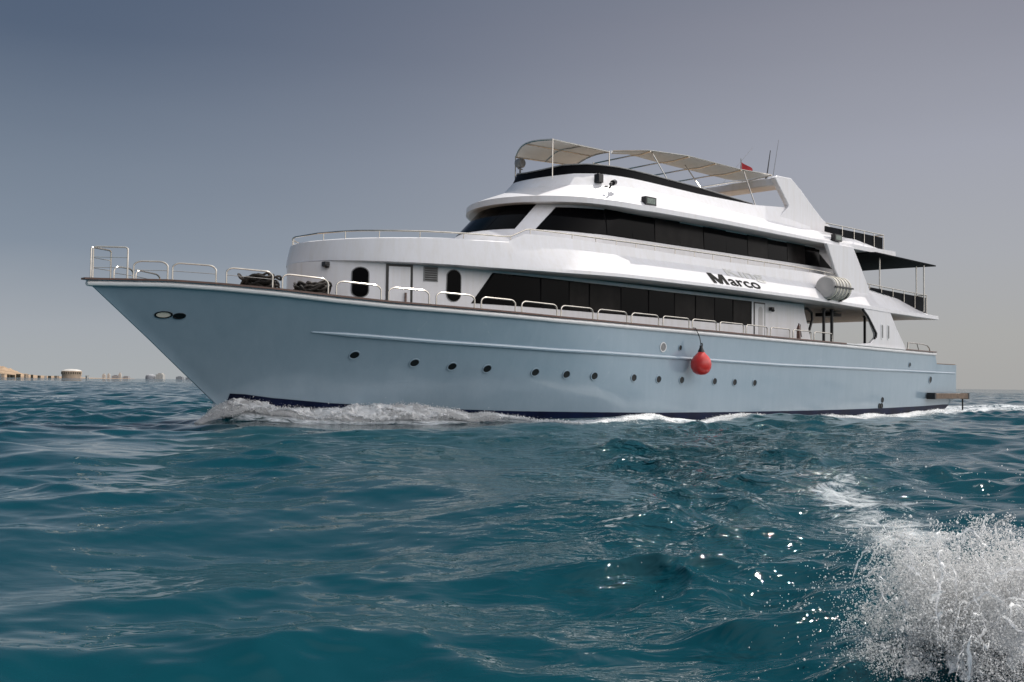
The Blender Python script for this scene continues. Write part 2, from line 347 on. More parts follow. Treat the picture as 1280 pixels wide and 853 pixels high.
for x, z, r, m in [(15.45, 2.17, .12, 'grey'), (16.28, 2.18, .075, 'dark'), (32.2, 2.01, .09, 'dark'), (34.45, 1.42, .14, 'dark'), (35.45, 1.41, .07, 'dark')]:
    b = MB(); port_disc(b, x, z, r, r); b.build('hull_vent', [M['hull'] if m != 'grey' else M['white_trim'], M[m]], hull, fixn=False)
b = MB(); port_disc(b, 1.60, 2.51, .16, .075); b.build('hawse_hole', [M['black'], M['strap']], hull, fixn=False)
b = MB(); port_disc(b, 1.90, 2.49, .115, .065); b.build('hawse_hole', [M['black'], M['dark']], hull, fixn=False)
for x, z in ((29.55, .34), (29.75, .35), (29.8, .58)):
    b = MB(); port_disc(b, x, z, .085, .085); b.build('exhaust_outlet', [M['black'], M['dark']], hull, fixn=False)

# ------------------------------------------------------------------ outlines: half ellipse in front, straight sides behind
class Outline:
    def __init__(s, xf, L, wd, xa, wx=None): s.xf, s.L, s.w, s.xa, s.wx = xf, L, wd, xa, wx
    def pt(s, a):
        if a <= 1: return s.xf + s.L * (1 - cos(a * pi / 2)), s.w * sin(a * pi / 2)
        x = s.xf + s.L + (a - 1) * (s.xa - s.xf - s.L); k = tap(x)
        return x, (s.wx(x) if s.wx else s.w) * k
    def y(s, x):
        if x < s.xf: return 0.
        if x < s.xf + s.L: return s.w * sqrt(max(0, 1 - (1 - (x - s.xf) / s.L) ** 2))
        return (s.wx(x) if s.wx else s.w) * tap(x)
AS = [i / 22 for i in range(23)] + [1 + i / 44 for i in range(1, 45)]
def ring(o, zf): return [(x, y, zf(x)) for x, y in (o.pt(a) for a in AS)]
def loft(b, rings, mats=None, close_top=None, close_bottom=None, cap=True):
    rs = list(rings)
    if close_bottom is not None: rs = [[(p[0], 0, close_bottom if close_bottom is not True else p[2]) for p in rs[0]]] + rs
    if close_top is not None: rs = rs + [[(p[0], 0, close_top if close_top is not True else p[2]) for p in rs[-1]]]
    for side in (-1, 1):
        R = [[(x, side * y, z) for x, y, z in r] for r in rs]
        for k in range(len(R) - 1):
            b.mi = mats[k] if mats else 0; b.grid([R[k], R[k + 1]], flip=side > 0)
        if cap: b.mi = 0; b.add([r[-1] for r in R], [tuple(range(len(R)))])
    return b
const = lambda z: (lambda x: z)

# main deckhouse -----------------------------------------------------
HO = Outline(5.36, 6.0, 3.0, 25.0)
b = MB()
loft(b, [ring(HO, lambda x: 1.9 + .8 * float(sstep(7, 4, x))), ring(HO, const(4.06))], close_top=True, cap=False)
b.prism([(25.0, 1.95), (25.85, 1.95), (24.9, 4.05), (24.6, 4.05)], lambda x: -3.0 * tap(x), lambda x: -2.85)
b.prism([(25.0, 1.95), (25.85, 1.95), (24.9, 4.05), (24.6, 4.05)], lambda x: 3.0 * tap(x), lambda x: 2.85)
b.box(24.9, 25.0, -2.9, 2.9, 1.95, 4.05)
house = b.build('deckhouse', M['white'], yacht, ang=30)

def wall_panel(b, o0, o1, z0, z1, ab, at, zb, zt, off, depth=.05, nu=10):
    """panel on a wall that runs from outline o0 at height z0 to o1 at z1; ab, at = parameter ranges at its foot and head"""
    def P(a, z, d):
        k = (z - z0) / (z1 - z0)
        def q(a):
            s = 1 if a >= 0 else -1
            x0, y0 = o0.pt(abs(a)); x1, y1 = o1.pt(abs(a)); return Vector((x0 + (x1 - x0) * k, -s * (y0 + (y1 - y0) * k), z))
        p = q(a); e = .004; t = q(a + e) - q(a - e); nrm = Vector((t.y, -t.x, 0)).normalized()
        if nrm.dot(Vector((-.6, -.8 if a >= 0 else .8, 0))) < 0: nrm = -nrm
        return p + nrm * d
    zf = lambda q, v: q(v) if callable(q) else q
    def row(d, j):
        r = []
        for i in range(nu + 1):
            u = i / nu; a0_, a1_ = ab[0] + (ab[1] - ab[0]) * u, at[0] + (at[1] - at[0]) * u; r.append(P(a0_ + (a1_ - a0_) * j, zf(zb, u) * (1 - j) + zf(zt, u) * j, d))
        return r
    nv = 8; F = [row(off, j / nv) for j in range(nv + 1)]; B = [row(off - depth, 0), row(off - depth, 1)]
    b.grid(F); b.grid([F[0], B[0]]); b.grid([F[-1], B[1]]); b.grid([[r[0] for r in F], [row(off - depth, j / nv)[0] for j in range(nv + 1)]]); b.grid([[r[-1] for r in F], [row(off - depth, j / nv)[-1] for j in range(nv + 1)]])
def a_of(o, x):
    if x < o.xf + o.L: return math.acos(max(-1, min(1, 1 - (x - o.xf) / o.L))) * 2 / pi
    return 1 + (x - o.xf - o.L) / (o.xa - o.xf - o.L)
b = MB(); wall_panel(b, HO, HO, 2, 4.06, (a_of(HO, 8.92), a_of(HO, 21.55)), (a_of(HO, 9.55), a_of(HO, 21.55)), 3.12, 3.955, .012, .03, 60)
b.build('window_surround', M['band'], house, fixn=True)
edges = [9.0, 11.2, 12.35, 13.2, 14.6, 15.9, 17.2, 18.3, 19.35, 20.4, 21.48]
for i, (xa, xb) in enumerate(zip(edges, edges[1:])):
    b = MB(); wall_panel(b, HO, HO, 2, 4.06, (a_of(HO, xa + .03), a_of(HO, xb - .03)), (a_of(HO, xa + (.6 if i == 0 else .03)), a_of(HO, xb - .03)), 3.14, 3.935, .02 + .006 * (i % 2), .02, 10)
    b.build('window', M['glass2'] if i in (2, 3, 6, 7, 9) else M['glass'], house)
def patch(b, o, poly, d0, d1):
    """outline in x,z set on a plan outline, raised from d0 to d1 along the outward direction"""
    def q(x, z, d):
        e = .03; y = o.y(x); t = Vector((2 * e, -(o.y(x + e) - o.y(x - e)), 0)).normalized(); n = Vector((t.y, -t.x, 0))
        n = -n if n.y > 0 else n
        return Vector((x, -y, z)) + n * d
    n = len(poly); vs = [q(x, z, d1) for x, z in poly] + [q(x, z, d0) for x, z in poly]
    b.add(vs, [tuple(range(n))] + [(i, (i + 1) % n, (i + 1) % n + n, i + n) for i in range(n)])
def oval(cx, cz, rx, rz, n=10):
    return [(cx + rx * cos(t), cz + (rz - rx) * (1 if t < pi else -1) + rx * sin(t)) for t in [pi * i / n for i in range(n + 1)] + [pi + pi * i / n for i in range(n + 1)]]
for cx, cz, rx, rz in ((6.24, 3.535, .155, .37), (8.42, 3.545, .185, .40)):
    b = MB(); b.mi = 1; patch(b, HO, oval(cx, cz, rx + .022, rz + .022), -.02, .012); b.mi = 0; patch(b, HO, oval(cx, cz, rx, rz), 0, .02)
    b.build('oval_window', [M['glass'], M['grey']], house, ang=30)
def door(x0, x1, z0, z1, inset=.06):
    b = MB(); patch(b, HO, [(x0, z0), (x1, z0), (x1, z1), (x0, z1)], -.02, .012); d = b.build('door_frame', M['black'], house)
    b = MB(); patch(b, HO, [(x0 + inset, z0), (x1 - inset, z0), (x1 - inset, z1 - inset), (x0 + inset, z1 - inset)], 0, .022)
    o = b.build('door', M['white'], house)
    return o
door(6.76, 7.37, 2.2, 4.02); door(21.68, 22.38, 2.1, 3.95, .05)
b = MB(); patch(b, HO, [(21.95, 2.5), (22.2, 2.5), (22.2, 3.72), (22.12, 3.8), (22.03, 3.8), (21.95, 3.72)], .015, .03); b.build('door_panel', M['soffit'], house)
b = MB(); patch(b, HO, [(7.18, 2.9), (7.22, 2.9), (7.22, 3.3), (7.18, 3.3)], .02, .07); b.build('door_handle', M['wood'], house)
b = MB(); b.mi = 0; patch(b, HO, [(7.63, 3.62), (7.99, 3.62), (7.99, 4.0), (7.63, 4.0)], -.01, .02); b.mi = 1
for k in range(6): patch(b, HO, [(7.66, 3.645 + k * .058), (7.96, 3.645 + k * .058), (7.96, 3.678 + k * .058), (7.66, 3.678 + k * .058)], .02, .03)
b.build('vent_grille', [M['grey'], M['black']], house)
for x, z, r in ((5.62, 3.98, .07), (22.7, 3.76, .07)):
    b = MB(); y = -HO.y(x); b.box(x - r, x + r, y - .14, y + .02, z - .06, z + .06); b.lathe([(r * .7, 0), (r, .05), (r * .6, .09)], (x, y - .12, z - .1), n=12)
    b.build('wall_lamp', M['black'], house, bevel=.01)

# upper deck with its sloping bulwark -----------------------------------------------------
XA1 = 35.1
LIPZ = lambda x: lerp(x, [5, 7, 9.2, 11.1, 13.6, 18, 23.5, 30, 35.1], [4.09, 4.05, 4.02, 4.03, 4.09, 4.12, 4.11, 4.02, 4.01])
LIPT = lambda x: LIPZ(x) + lerp(x, [5, 7, 10, 24, 35], [.15, .10, .09, .10, .15])
TOPZ = lambda x: .05 * min(1, max(0, (x - 6) / 5)) * min(1, max(0, (35 - x) / 4)) + lerp(x, [5.4, 6.1, 7.6, 10.05, 10.32, 12, 14.8, 19.3, 24.8, 27, 29.2, 31.9, 34.2, 35.1], [4.60, 4.65, 4.70, 4.76, 5.0, 5.03, 5.05, 5.05, 5.15, 5.12, 4.93, 4.74, 4.38, 4.16])
LITZ = lambda x: min(.06 + lerp(x, [5.4, 9.5, 10.4, 14, 18, 24, 28], [4.56, 4.68, 4.72, 4.74, 4.78, 4.74, 4.70]), TOPZ(x) - .02)
b = MB()
ra = ring(Outline(5.75, 6.2, 2.9, XA1 - .5), lambda x: LIPZ(x) - .01)
rb0 = ring(Outline(5.55, 7.9, 3.9, XA1 - .05), lambda x: LIPZ(x) - .02)
rb = ring(Outline(5.43, 8, 4.0, XA1), LIPZ); rc = ring(Outline(5.44, 8, 3.99, XA1), LIPT)
_l, _d, _e = Outline(5.43, 8, 4.0, XA1), Outline(5.72, 8, 3.44, XA1), Outline(5.76, 8, 3.38, XA1)
def blend(q, o2, lo, zf):
    out_ = []
    for a in AS:
        (x0, y0), (x1, y1) = _l.pt(a), o2.pt(a); k = lo + (1 - lo) * float(sstep(8.2, 13.5, x1)); x, y = x0 + (x1 - x0) * k, y0 + (y1 - y0) * k; out_.append((x, y, zf(x)))
    return out_
rd = blend(_l, _d, .30, LITZ); re_ = blend(_l, _e, .36, TOPZ)
rf = blend(_l, Outline(5.83, 8, 3.3, XA1), .55, TOPZ); rg = blend(_l, Outline(5.85, 8, 3.28, XA1), .58, lambda x: min(4.3, TOPZ(x) - .06))
loft(b, [ra, rb0, rb, rc, rd, re_, rf, rg], mats=[1, 1, 0, 0, 0, 0, 0, 0, 2, 2], close_bottom=True, close_top=True)
upper = b.build('upper_deck', [M['white'], M['soffit'], M['deck']], yacht, weld=.001, ang=24)

# lettering on the sloping bulwark
def slope(x, t):                                 # point on the bulwark's slope, t from lip to break
    zl, zt = LIPT(x), LITZ(x); return (-(3.99 + (3.44 - 3.99) * t), zl + (zt - zl) * t)
def lettering(name, body, x0, t0, height, width, m, off=.012, bold=.02):
    cu = bpy.data.curves.new(name, 'FONT'); cu.body = body.replace('M', ''); cu.size = 1; cu.offset = bold; cu.extrude = .004; cu.resolution_u = 6
    t = bpy.data.objects.new('tmp', cu); COL.objects.link(t); dg = bpy.context.evaluated_depsgraph_get(); dg.update()
    me = bpy.data.meshes.new_from_object(t.evaluated_get(dg)); bpy.data.objects.remove(t); me.name = name
    if 'M' in body:                              # the capital is drawn here: the font's own one does not fill when made bold
        bm = bmesh.new(); bm.from_mesh(me); st, W_, H_ = .17, .86, .73; x_ = -.97
        for poly in ([(0, 0), (st, 0), (st, H_), (0, H_)], [(W_ - st, 0), (W_, 0), (W_, H_), (W_ - st, H_)], [(st, H_), (st, H_ - .30), (W_ / 2 - .085, 0), (W_ / 2, 0), (W_ / 2, .30), (st + .055, H_)], [(W_ / 2, 0), (W_ / 2 + .085, 0), (W_ - st, H_ - .30), (W_ - st, H_), (W_ - st - .055, H_), (W_ / 2, .30)]):
            vs_ = [[bm.verts.new((x_ + px, py, pz)) for px, py in poly] for pz in (-.004, .004)]; n = len(poly); bm.faces.new(vs_[1]); bm.faces.new(vs_[0][::-1])
            for q in range(n): bm.faces.new((vs_[0][q], vs_[0][(q + 1) % n], vs_[1][(q + 1) % n], vs_[1][q]))
        bm.to_mesh(me); bm.free()
    co = np.zeros(len(me.vertices) * 3); me.vertices.foreach_get('co', co); co = co.reshape(-1, 3)
    lo, hi = co.min(0), co.max(0); cap = .73 * 1.0
    yz0, yz1 = slope(x0, 0), slope(x0, 1); up = Vector((0, yz1[0] - yz0[0], yz1[1] - yz0[1])).normalized(); nn = Vector((0, -up.z, up.y))
    if nn.y > 0: nn = -nn
    k = width / (hi[0] - lo[0]); kz = height / cap
    for v in me.vertices:
        c = v.co.copy(); x = x0 + (c.x - lo[0]) * k; q = t0 + c.y * kz / .68
        y, z = slope(x, q); v.co = Vector((x, y, z)) + nn * (off + c.z)
    me.materials.clear(); me.materials.append(m)
    o = bpy.data.objects.new(name, me); COL.objects.link(o); o.parent = upper
    return o
lettering('name_lettering', 'Marco', 18.0, .08, .37, 2.72, M['letter'], bold=.012)
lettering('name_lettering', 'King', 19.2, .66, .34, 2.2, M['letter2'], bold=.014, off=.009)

# deck rail on the bulwark
class RailLine(Outline):
    def y(s, x):
        k = .42 + .58 * float(sstep(8.2, 13.5, x)); return _l.y(x - .15) * (1 - k) + s.__class__.__mro__[1].y(s, x + .1) * k
RO = RailLine(5.62, 8, 3.34, XA1)
RZ = lambda x: lerp(x, [5.7, 6.1, 7.6, 9.8, 10.4, 12.2, 15, 19.3, 25.2, 27.0], [4.80, 4.84, 4.88, 4.90, 5.17, 5.20, 5.25, 5.30, 5.32, 5.28])
def along(o, xlist, zf, side=-1): return [(x, side * o.y(x), zf(x)) for x in xlist]
for nm, mt in (('deck_rail', 'steel'),):
    b = MB()
    xs_ = [5.64 + .35 * (i / 8) ** 2 for i in range(9)] + [6.2 + .2 * i for i in range(18)] + [9.85, 10.0, 10.35, 10.5] + [11 + .5 * i for i in range(33)]
    pts = along(RO, xs_, RZ)
    full = mirror(pts)[::-1] + pts
    b.tube(full, .021, 8)
    for px in (5.7, 6.0, 6.6, 7.45, 8.5, 9.85, 10.5, 12.1, 13.1, 14.0, 14.9, 15.8, 16.8, 17.8, 18.8, 19.8, 20.8, 21.8, 22.8, 23.8, 24.8, 25.9):
        for s in (-1, 1):
            y = s * RO.y(px); b.tube([(px, y, TOPZ(px) - .03), (px, y, RZ(px))], .015, 6)
    b.build(nm, M[mt], upper)

# wheelhouse -----------------------------------------------------
W0, W1 = Outline(10.45, 3, 2.62, 29.0), Outline(12.4, 3, 2.55, 28.2)
b = MB(); loft(b, [ring(W0, const(4.6)), ring(W1, const(6.42))], close_top=True)
wheel = b.build('wheelhouse', M['white'], yacht, ang=30)
def wp(name, m, ab, at, zb, zt, off=.015, depth=.04, nu=14):
    b = MB(); wall_panel(b, W0, W1, 4.6, 6.42, ab, at, zb, zt, off, depth, nu); return b.build(name, M[m], wheel)
zwb = 5.54
wp('windshield_surround', 'band', (-.335, .335), (-.335, .335), zwb, 6.385, .010)
for a0, a1 in ((-.33, -.115), (-.11, .11), (.115, .33)): wp('windshield', 'glass', (a0, a1), (a0, a1), zwb + .015, 6.37, .018)
sideb = lambda k: 5.50 + .0 * k
aw0, aw1 = .478, 1 + .955
wp('window_surround', 'band', (aw0, aw1 - .002), (aw0 + .01, aw1 - .085), lambda k: 5.52 - .08 * min(1, k * 4) + .2 * k, lambda k: 6.27 + .06 * k, .012, .04, 240)
def aX(x, z):
    k = (z - 4.6) / (6.42 - 4.6); lo, hi = 0., 2.
    for _ in range(40):
        m = (lo + hi) / 2; xx = W0.pt(m)[0] * (1 - k) + W1.pt(m)[0] * k; lo, hi = (m, hi) if xx < x else (lo, m)
    return lo
cuts = [12.4, 14.4, 15.6, 16.7, 18.0, 19.3, 20.6, 21.9, 23.2, 24.5, 25.8, 26.9]
for i, (x0, x1) in enumerate(zip(cuts, cuts[1:])):
    b0, b1, t0, t1 = aX(x0 + .012, 5.5), aX(x1 - .012, 5.5), aX(x0 + .012, 6.26), aX(x1 - .012, 6.26)
    if i == 0: b0, t0 = .488, .498
    f = lambda k, b0=b0, b1=b1: ((b0 + (b1 - b0) * k) - aw0) / (aw1 - aw0)
    wp('side_window', 'glass2' if i in (3, 4, 7, 9) else 'glass', (b0, b1), (t0, t1), lambda k: 5.535 - .08 * min(1, f(k) * 4) + .2 * f(k), lambda k: (6.25 + .045 * (i % 2)) + .05 * f(k), .022 + .006 * (i % 2), .03, 40)

# flybridge deck -----------------------------------------------------
XA2 = 32.2
b = MB()
L2 = lambda x: lerp(x, [12, 13.5, 15.2, 19.5, 25.3, 32.2], [6.40, 6.37, 6.29, 6.36, 6.38, 6.48])
wD = lambda x: lerp(x, [16, 25.5, 28.5, 32.2], [2.5, 2.5, 2.95, 3.1])
D2 = lambda x: lerp(x, [13.3, 14.1, 15.5, 18.5, 21, 26.8, 29, 31.5, 32.2], [7.05, 7.09, 7.13, 7.16, 7.06, 6.97, 6.90, 6.68, 6.63])
b2a = ring(Outline(12.3, 3, 2.45, XA2 - .3), lambda x: L2(x) - .01)
b2b = ring(Outline(12.15, 3.95, 3.22, XA2 - .03), lambda x: L2(x) - .015)
b2c = ring(Outline(12.05, 4, 3.3, XA2), L2); b2d = ring(Outline(12.055, 4, 3.295, XA2), lambda x: L2(x) + lerp(x, [12, 16, 25, 32], [.18, .15, .10, .22]))
b2m = ring(Outline(12.45, 3.8, 3.05, XA2, lambda x: lerp(x, [16, 25, 32], [3.05, 3.05, 3.2])), lambda x: L2(x) * .62 + D2(x) * .38 + .1 * float(sstep(30, 22, x)))
b2e = ring(Outline(13.3, 3.2, 2.5, XA2, wD), D2); b2f = ring(Outline(13.5, 3.2, 2.3, XA2, lambda x: wD(x) - .2), lambda x: D2(x) - .02)
loft(b, [b2a, b2b, b2c, b2d, b2m, b2e, b2f], mats=[1, 1, 0, 0, 0, 0, 0, 2], close_bottom=True, close_top=True)
fly = b.build('flybridge_deck', [M['white'], M['soffit'], M['deck']], yacht, weld=.001, ang=30)

# coaming, white below and black screen above
KB = lambda x: lerp(x, [13.7, 14.3, 14.9, 16.4, 19.5, 22.8, 24.9, 26.4], [7.42, 7.51, 7.53, 7.48, 7.46, 7.52, 7.70, 7.60])
KT = lambda x: lerp(x, [13.86, 14.15, 14.7, 15.5, 16.5, 19.6, 22.85], [7.68, 7.79, 7.83, 7.81, 7.76, 7.70, 7.56])
b = MB()
loft(b, [ring(Outline(13.3, 3.2, 2.5, 26.4), lambda x: D2(x) - .01), ring(Outline(13.7, 3, 2.3, 26.4), KB), ring(Outline(13.76, 3, 2.24, 26.4), KB), ring(Outline(13.7, 3.0, 2.25, 26.4), lambda x: D2(x) - .01)])
coam = b.build('flybridge_coaming', M['white'], yacht, ang=30)
b = MB()
loft(b, [ring(Outline(13.70, 3, 2.29, 22.9), lambda x: KB(x) - .02), ring(Outline(13.86, 3, 2.2, 22.9), KT), ring(Outline(13.9, 3, 2.16, 22.9), KT), ring(Outline(13.78, 3, 2.2, 22.9), lambda x: KB(x) - .02)])
b.build('wind_screen', M['band'], coam, ang=40)
b = MB(); KO = Outline(13.85, 3, 2.21, 22.9); xs_ = [13.86 + .3 * (i / 8) ** 2 for i in range(9)] + [14.4 + .3 * i for i in range(29)]
p = along(KO, xs_, lambda x: KT(x) + .012); b.tube(mirror(p)[::-1] + p, .022, 6); b.build('screen_trim', M['grey'], coam)

# radar arch
arch_poly = [(24.0, 7.1), (24.9, 7.72), (24.86, 7.80), (23.95, 8.66), (24.1, 8.76), (25.05, 8.80), (25.75, 8.45), (26.5, 8.0), (27.3, 7.55), (28.2, 7.22), (29.2, 6.86), (26, 6.9)]
b = MB()
for s in (-1, 1): b.prism(arch_poly, s * 2.42, s * 2.22)
arch = b.build('radar_arch', M['white'], yacht, bevel=.03, ang=30)
b = MB(); b.box(24.1, 25.0, -2.215, 2.215, 8.42, 8.72); b.build('crossbar', M['white'], arch, bevel=.05)
for x, y, z0, x1, z1, r in ((24.5, -1.7, 8.72, 24.78, 9.9, .022), (24.9, -1.7, 8.72, 25.35, 10.4, .011), (24.6, .5, 8.72, 27.0, 10.75, .007)):
    b = MB(); b.tube([(x, y, z0), (x + (x1 - x) * .5, y, (z0 + z1) / 2), (x1, y, z1)], [r * 1.3, r, r * .7], 6); b.tube([(x, y, z0 - .02), (x, y, z0 + .12)], r * 2.2, 8); b.build('antenna', M['black'] if r > .02 else M['grey'], arch)
b = MB(); b.box(24.0, 24.25, .25, .5, 8.2, 8.41); b.lathe([(.06, 0), (.1, -.12), (.1, -.2)], (24.12, .38, 8.22), n=12); b.build('loudspeaker', M['black'], arch, bevel=.01)

# side wings between the decks
w_up = [(25.9, 6.38), (27.95, 6.45), (28.4, 5.95), (29.35, 4.85), (29.1, 4.6), (26.9, 4.6), (26.9, 5.1), (26.55, 5.42)]
w_lo = [(27.6, 4.05), (27.95, 3.93), (28.5, 3.5), (28.85, 3.12), (28.85, 3.0), (28.4, 2.75), (26.8, 2.66), (26.8, 2.5), (31.9, 2.45), (31.8, 2.66), (30.9, 3.4), (30.25, 4.04)]
for s in (1, -1):
    b = MB(); b.prism(w_up, lambda x: s * (3.40 - .02 * (x - 26)), lambda x: s * 3.25); b.build('side_wing', M['white'], yacht, bevel=.03)
    b = MB(); b.prism(w_lo, lambda x: s * (3.97 * tap(x)), lambda x: s * (3.85 * tap(x))); wing = b.build('side_wing', M['white'], yacht, bevel=.03)
for cx in (29.42, 30.0):
    b = MB(); WO = Outline(5, 6, 3.97, 37); b.mi = 1; patch(b, WO, oval(cx, 3.24, .10, .31), -.01, .02); b.mi = 0; patch(b, WO, oval(cx + .012, 3.24, .065, .26), 0, .026)
    b.build('oval_window', [M['grey'], M['white_trim']], wing)
b = MB(); b.tube([(27.7, -3.88, 4.0), (28.1, -3.86, 3.78), (28.55, -3.84, 3.42), (28.86, -3.83, 3.14), (28.84, -3.83, 3.0), (28.72, -3.83, 2.95)], .045, 8); b.build('opening_trim', M['black'], wing)

# aft main deck: posts and stair frame seen through the opening
for x, y, z0, z1, r in ((26.56, 2.9, 2.0, 4.02, .055), (27.16, 2.9, 2.0, 4.02, .06), (31.1, 2.2, 2.0, 4.0, .055)):
    for s in (-1, 1):
        b = MB(); b.tube([(x, s * y, z0), (x, s * y, z1)], r, 10); b.lathe([(r * 1.7, 0), (r * 1.7, .04)], (x, s * y, z1 - .06), n=12); b.build('deck_post', M['black'], yacht)
b = MB()
for yy in (-2.6, -1.9):
    b.tube([(24.95, yy, 3.95), (25.9, yy, 3.97), (26.2, yy, 3.85), (26.25, yy, 3.6), (25.9, yy, 2.9), (25.6, yy, 2.0)], .05, 8)
for k in range(5): b.box(25.5 + .13 * k, 25.75 + .13 * k, -2.6, -1.9, 2.3 + .3 * k, 2.34 + .3 * k)
b.build('deck_stair', M['black'], yacht)
for bx in ((29.2, 30.5, 1.2, 2.2, 3.86, 3.98), (28.2, 29.0, -2.3, -1.6, 3.84, 3.98)): b = MB(); b.box(*bx); b.build('ceiling_fixture', M['black'], yacht, bevel=.02)

# aft awning over the upper deck
b = MB()
NX, NY = 14, 10
top = [[(29.6 + (35.0 - 29.6) * i / NX + .5 * (1 - (2 * j / NY - 1) ** 2) * (i / NX), -3.45 + 6.9 * j / NY, 6.40 - .06 * i / NX + .10 * (1 - (2 * j / NY - 1) ** 2)) for i in range(NX + 1)] for j in range(NY + 1)]
b.grid(top); b.grid([[(x, y, z - .05) for x, y, z in r] for r in top], flip=True)
per = [top[0][i] for i in range(NX + 1)] + [top[j][NX] for j in range(1, NY + 1)] + [top[NY][i] for i in range(NX - 1, -1, -1)] + [top[j][0] for j in range(NY - 1, 0, -1)]
b.grid([per + [per[0]], [(x, y, z - .05) for x, y, z in per] + [(per[0][0], per[0][1], per[0][2] - .05)]])
aawn = b.build('aft_awning', M['mesh'], yacht)
for x, y in ((30.9, -2.95), (34.2, -2.95), (34.2, -3.28), (30.9, 2.95), (34.2, 2.95)):
    b = MB(); b.tube([(x, y, 4.3), (x, y, 6.36)], .028, 8); b.build('awning_post', M['steel'], aawn)

def net_rail(name, o, xs, z_rail, z_foot, posts, aft_w):
    b = MB(); r = along(o, xs, z_rail); xe = xs[-1]; yb = o.y(xe)
    path = r + [(xe + .03, -yb + .25, z_rail(xe)), (xe + .03, yb - .25, z_rail(xe))] + mirror(r)[::-1]
    b.tube(path, .022, 8)
    for px in posts:
        for s in (-1, 1): y = s * o.y(px); b.tube([(px, y, z_foot(px) - .02), (px, y, z_rail(px))], .018, 6)
    for k in range(5): y = -yb + .25 + (2 * yb - .5) * k / 4; b.tube([(xe + .03, y, z_foot(xe)), (xe + .03, y, z_rail(xe))], .018, 6)
    rl = b.build(name, M['steel'], yacht)
    b = MB(); oi = lambda p: (p[0], p[1] * .985, p[2])
    lo = [(x, y, z_foot(x) - .02) for x, y, z in r]; hi = [(x, y, z - .10) for x, y, z in r]
    for m_ in (1, -1):
        b.grid([[(x, m_ * y * .985, z) for x, y, z in lo], [(x, m_ * y * .985, z) for x, y, z in hi]]); b.grid([[(x, m_ * y * .975, z) for x, y, z in lo], [(x, m_ * y * .975, z) for x, y, z in hi]])
    b.box(xe - .01, xe + .01, -yb + .1, yb - .1, z_foot(xe), z_rail(xe) - .10)
    b.build('rail_netting', M['mesh'], rl)
net_rail('aft_rail', Outline(12, 4, 3.02, XA2), [26.6 + .5 * i for i in range(11)], lambda x: 7.24 + .10 * (x - 26.6) / 5, lambda x: D2(x) - .02, [27.9, 28.9, 29.8, 30.7, 31.6], 0)
net_rail('aft_rail', Outline(5.8, 8, 3.5, XA1), [29.1 + .5 * i for i in range(12)] + [34.93], lambda x: lerp(x, [29, 35], [5.11, 5.06]), lambda x: TOPZ(x) - .02, [29.3, 30.4, 31.5, 32.6, 33.7, 34.9], 0)
# low rail on the aft gunwale and the stern platform
b = MB(); b.tube([(31.95, -3.62, 2.62), (32.0, -3.62, 2.91), (33.4, -3.55, 2.90), (34.0, -3.50, 2.86), (34.2, -3.5, 2.76), (34.3, -3.5, 2.6)], .025, 8); b.tube([(33.1, -3.56, 2.62), (32.9, -3.57, 2.90)], .02, 6)
b.build('guard_rail', M['steel'], yacht)
b = MB(); b.box(34.25, 37.45, -3.78, -3.45, .62, .85); b.box(37.25, 37.75, -3.45, 3.45, .66, .82); b.box(34.25, 37.45, 3.45, 3.78, .62, .85)
plat = b.build('swim_platform', M['plank'], yacht, bevel=.012)
for x0 in (34.1, 37.45): b = MB(); b.box(x0, x0 + .13, -3.79, -3.44, .6, .87); b.build('bracket', M['black'], plat)
b = MB(); b.tube([(37.3, -3.6, .62), (37.3, -3.6, -.3)], .035, 8); b.build('ladder_pole', M['black'], plat)

# guard rails along the gunwale: one low hoop after another
def hoop(x0, x1, h, mids=(), side=-1, r=.020, rr=.13, lean=0.):
    def P(x, dz): return Vector((x, side * (max(deck_half(x), .02) - .03), sheer(x) + .04 + dz))
    pts = [P(x0, 0), P(x0, h - rr)]
    for k in range(1, 6): a = pi / 2 * k / 6; pts.append(P(x0 + rr * 1.3 * (1 - cos(a)), h - rr + rr * sin(a)))
    n = 6
    for k in range(n + 1): pts.append(P(x0 + rr * 1.3 + (x1 - x0 - 2.6 * rr) * k / n, h))
    for k in range(5, 0, -1): a = pi / 2 * k / 6; pts.append(P(x1 - rr * 1.3 * (1 - cos(a)), h - rr + rr * sin(a)))
    pts += [P(x1, h - rr), P(x1, 0)]
    b = MB(); b.tube(pts, r, 8)
    for m_ in mids: b.tube([P(x0 + (x1 - x0) * k / 6, m_) for k in range(7)], .008, 5)
    for xx in (x0, x1): b.lathe([(.05, 0), (.05, .015)], P(xx, -.005), n=10)
    return b
for side in (-1, 1):
    b = hoop(.13, .74, .70, (.24, .47), side, rr=.05); b.build('pulpit_rail', M['steel'], yacht)
RX = [(.85, 1.47), (1.56, 2.38), (2.58, 3.5), (3.7, 4.67), (4.85, 5.87), (6.05, 7.05), (7.24, 8.28), (8.47, 9.5), (9.7, 10.9), (11.05, 12.3), (12.5, 13.75), (13.95, 15.2), (15.4, 16.68), (16.85, 18.1), (18.28, 19.6), (19.75, 21.0), (21.2, 22.4), (22.6, 23.8), (24.0, 25.3)]
for i, (x0, x1) in enumerate(RX):
    b = hoop(x0, x1, .40 - .10 * min(1, i / 7), (.20,) if i < 3 else (), -1, rr=.12 if i < 12 else .09); b.build('guard_rail', M['steel'], yacht)
    if i < 2: b = hoop(x0, x1, .36, (.2,), 1); b.build('guard_rail', M['steel'], yacht)

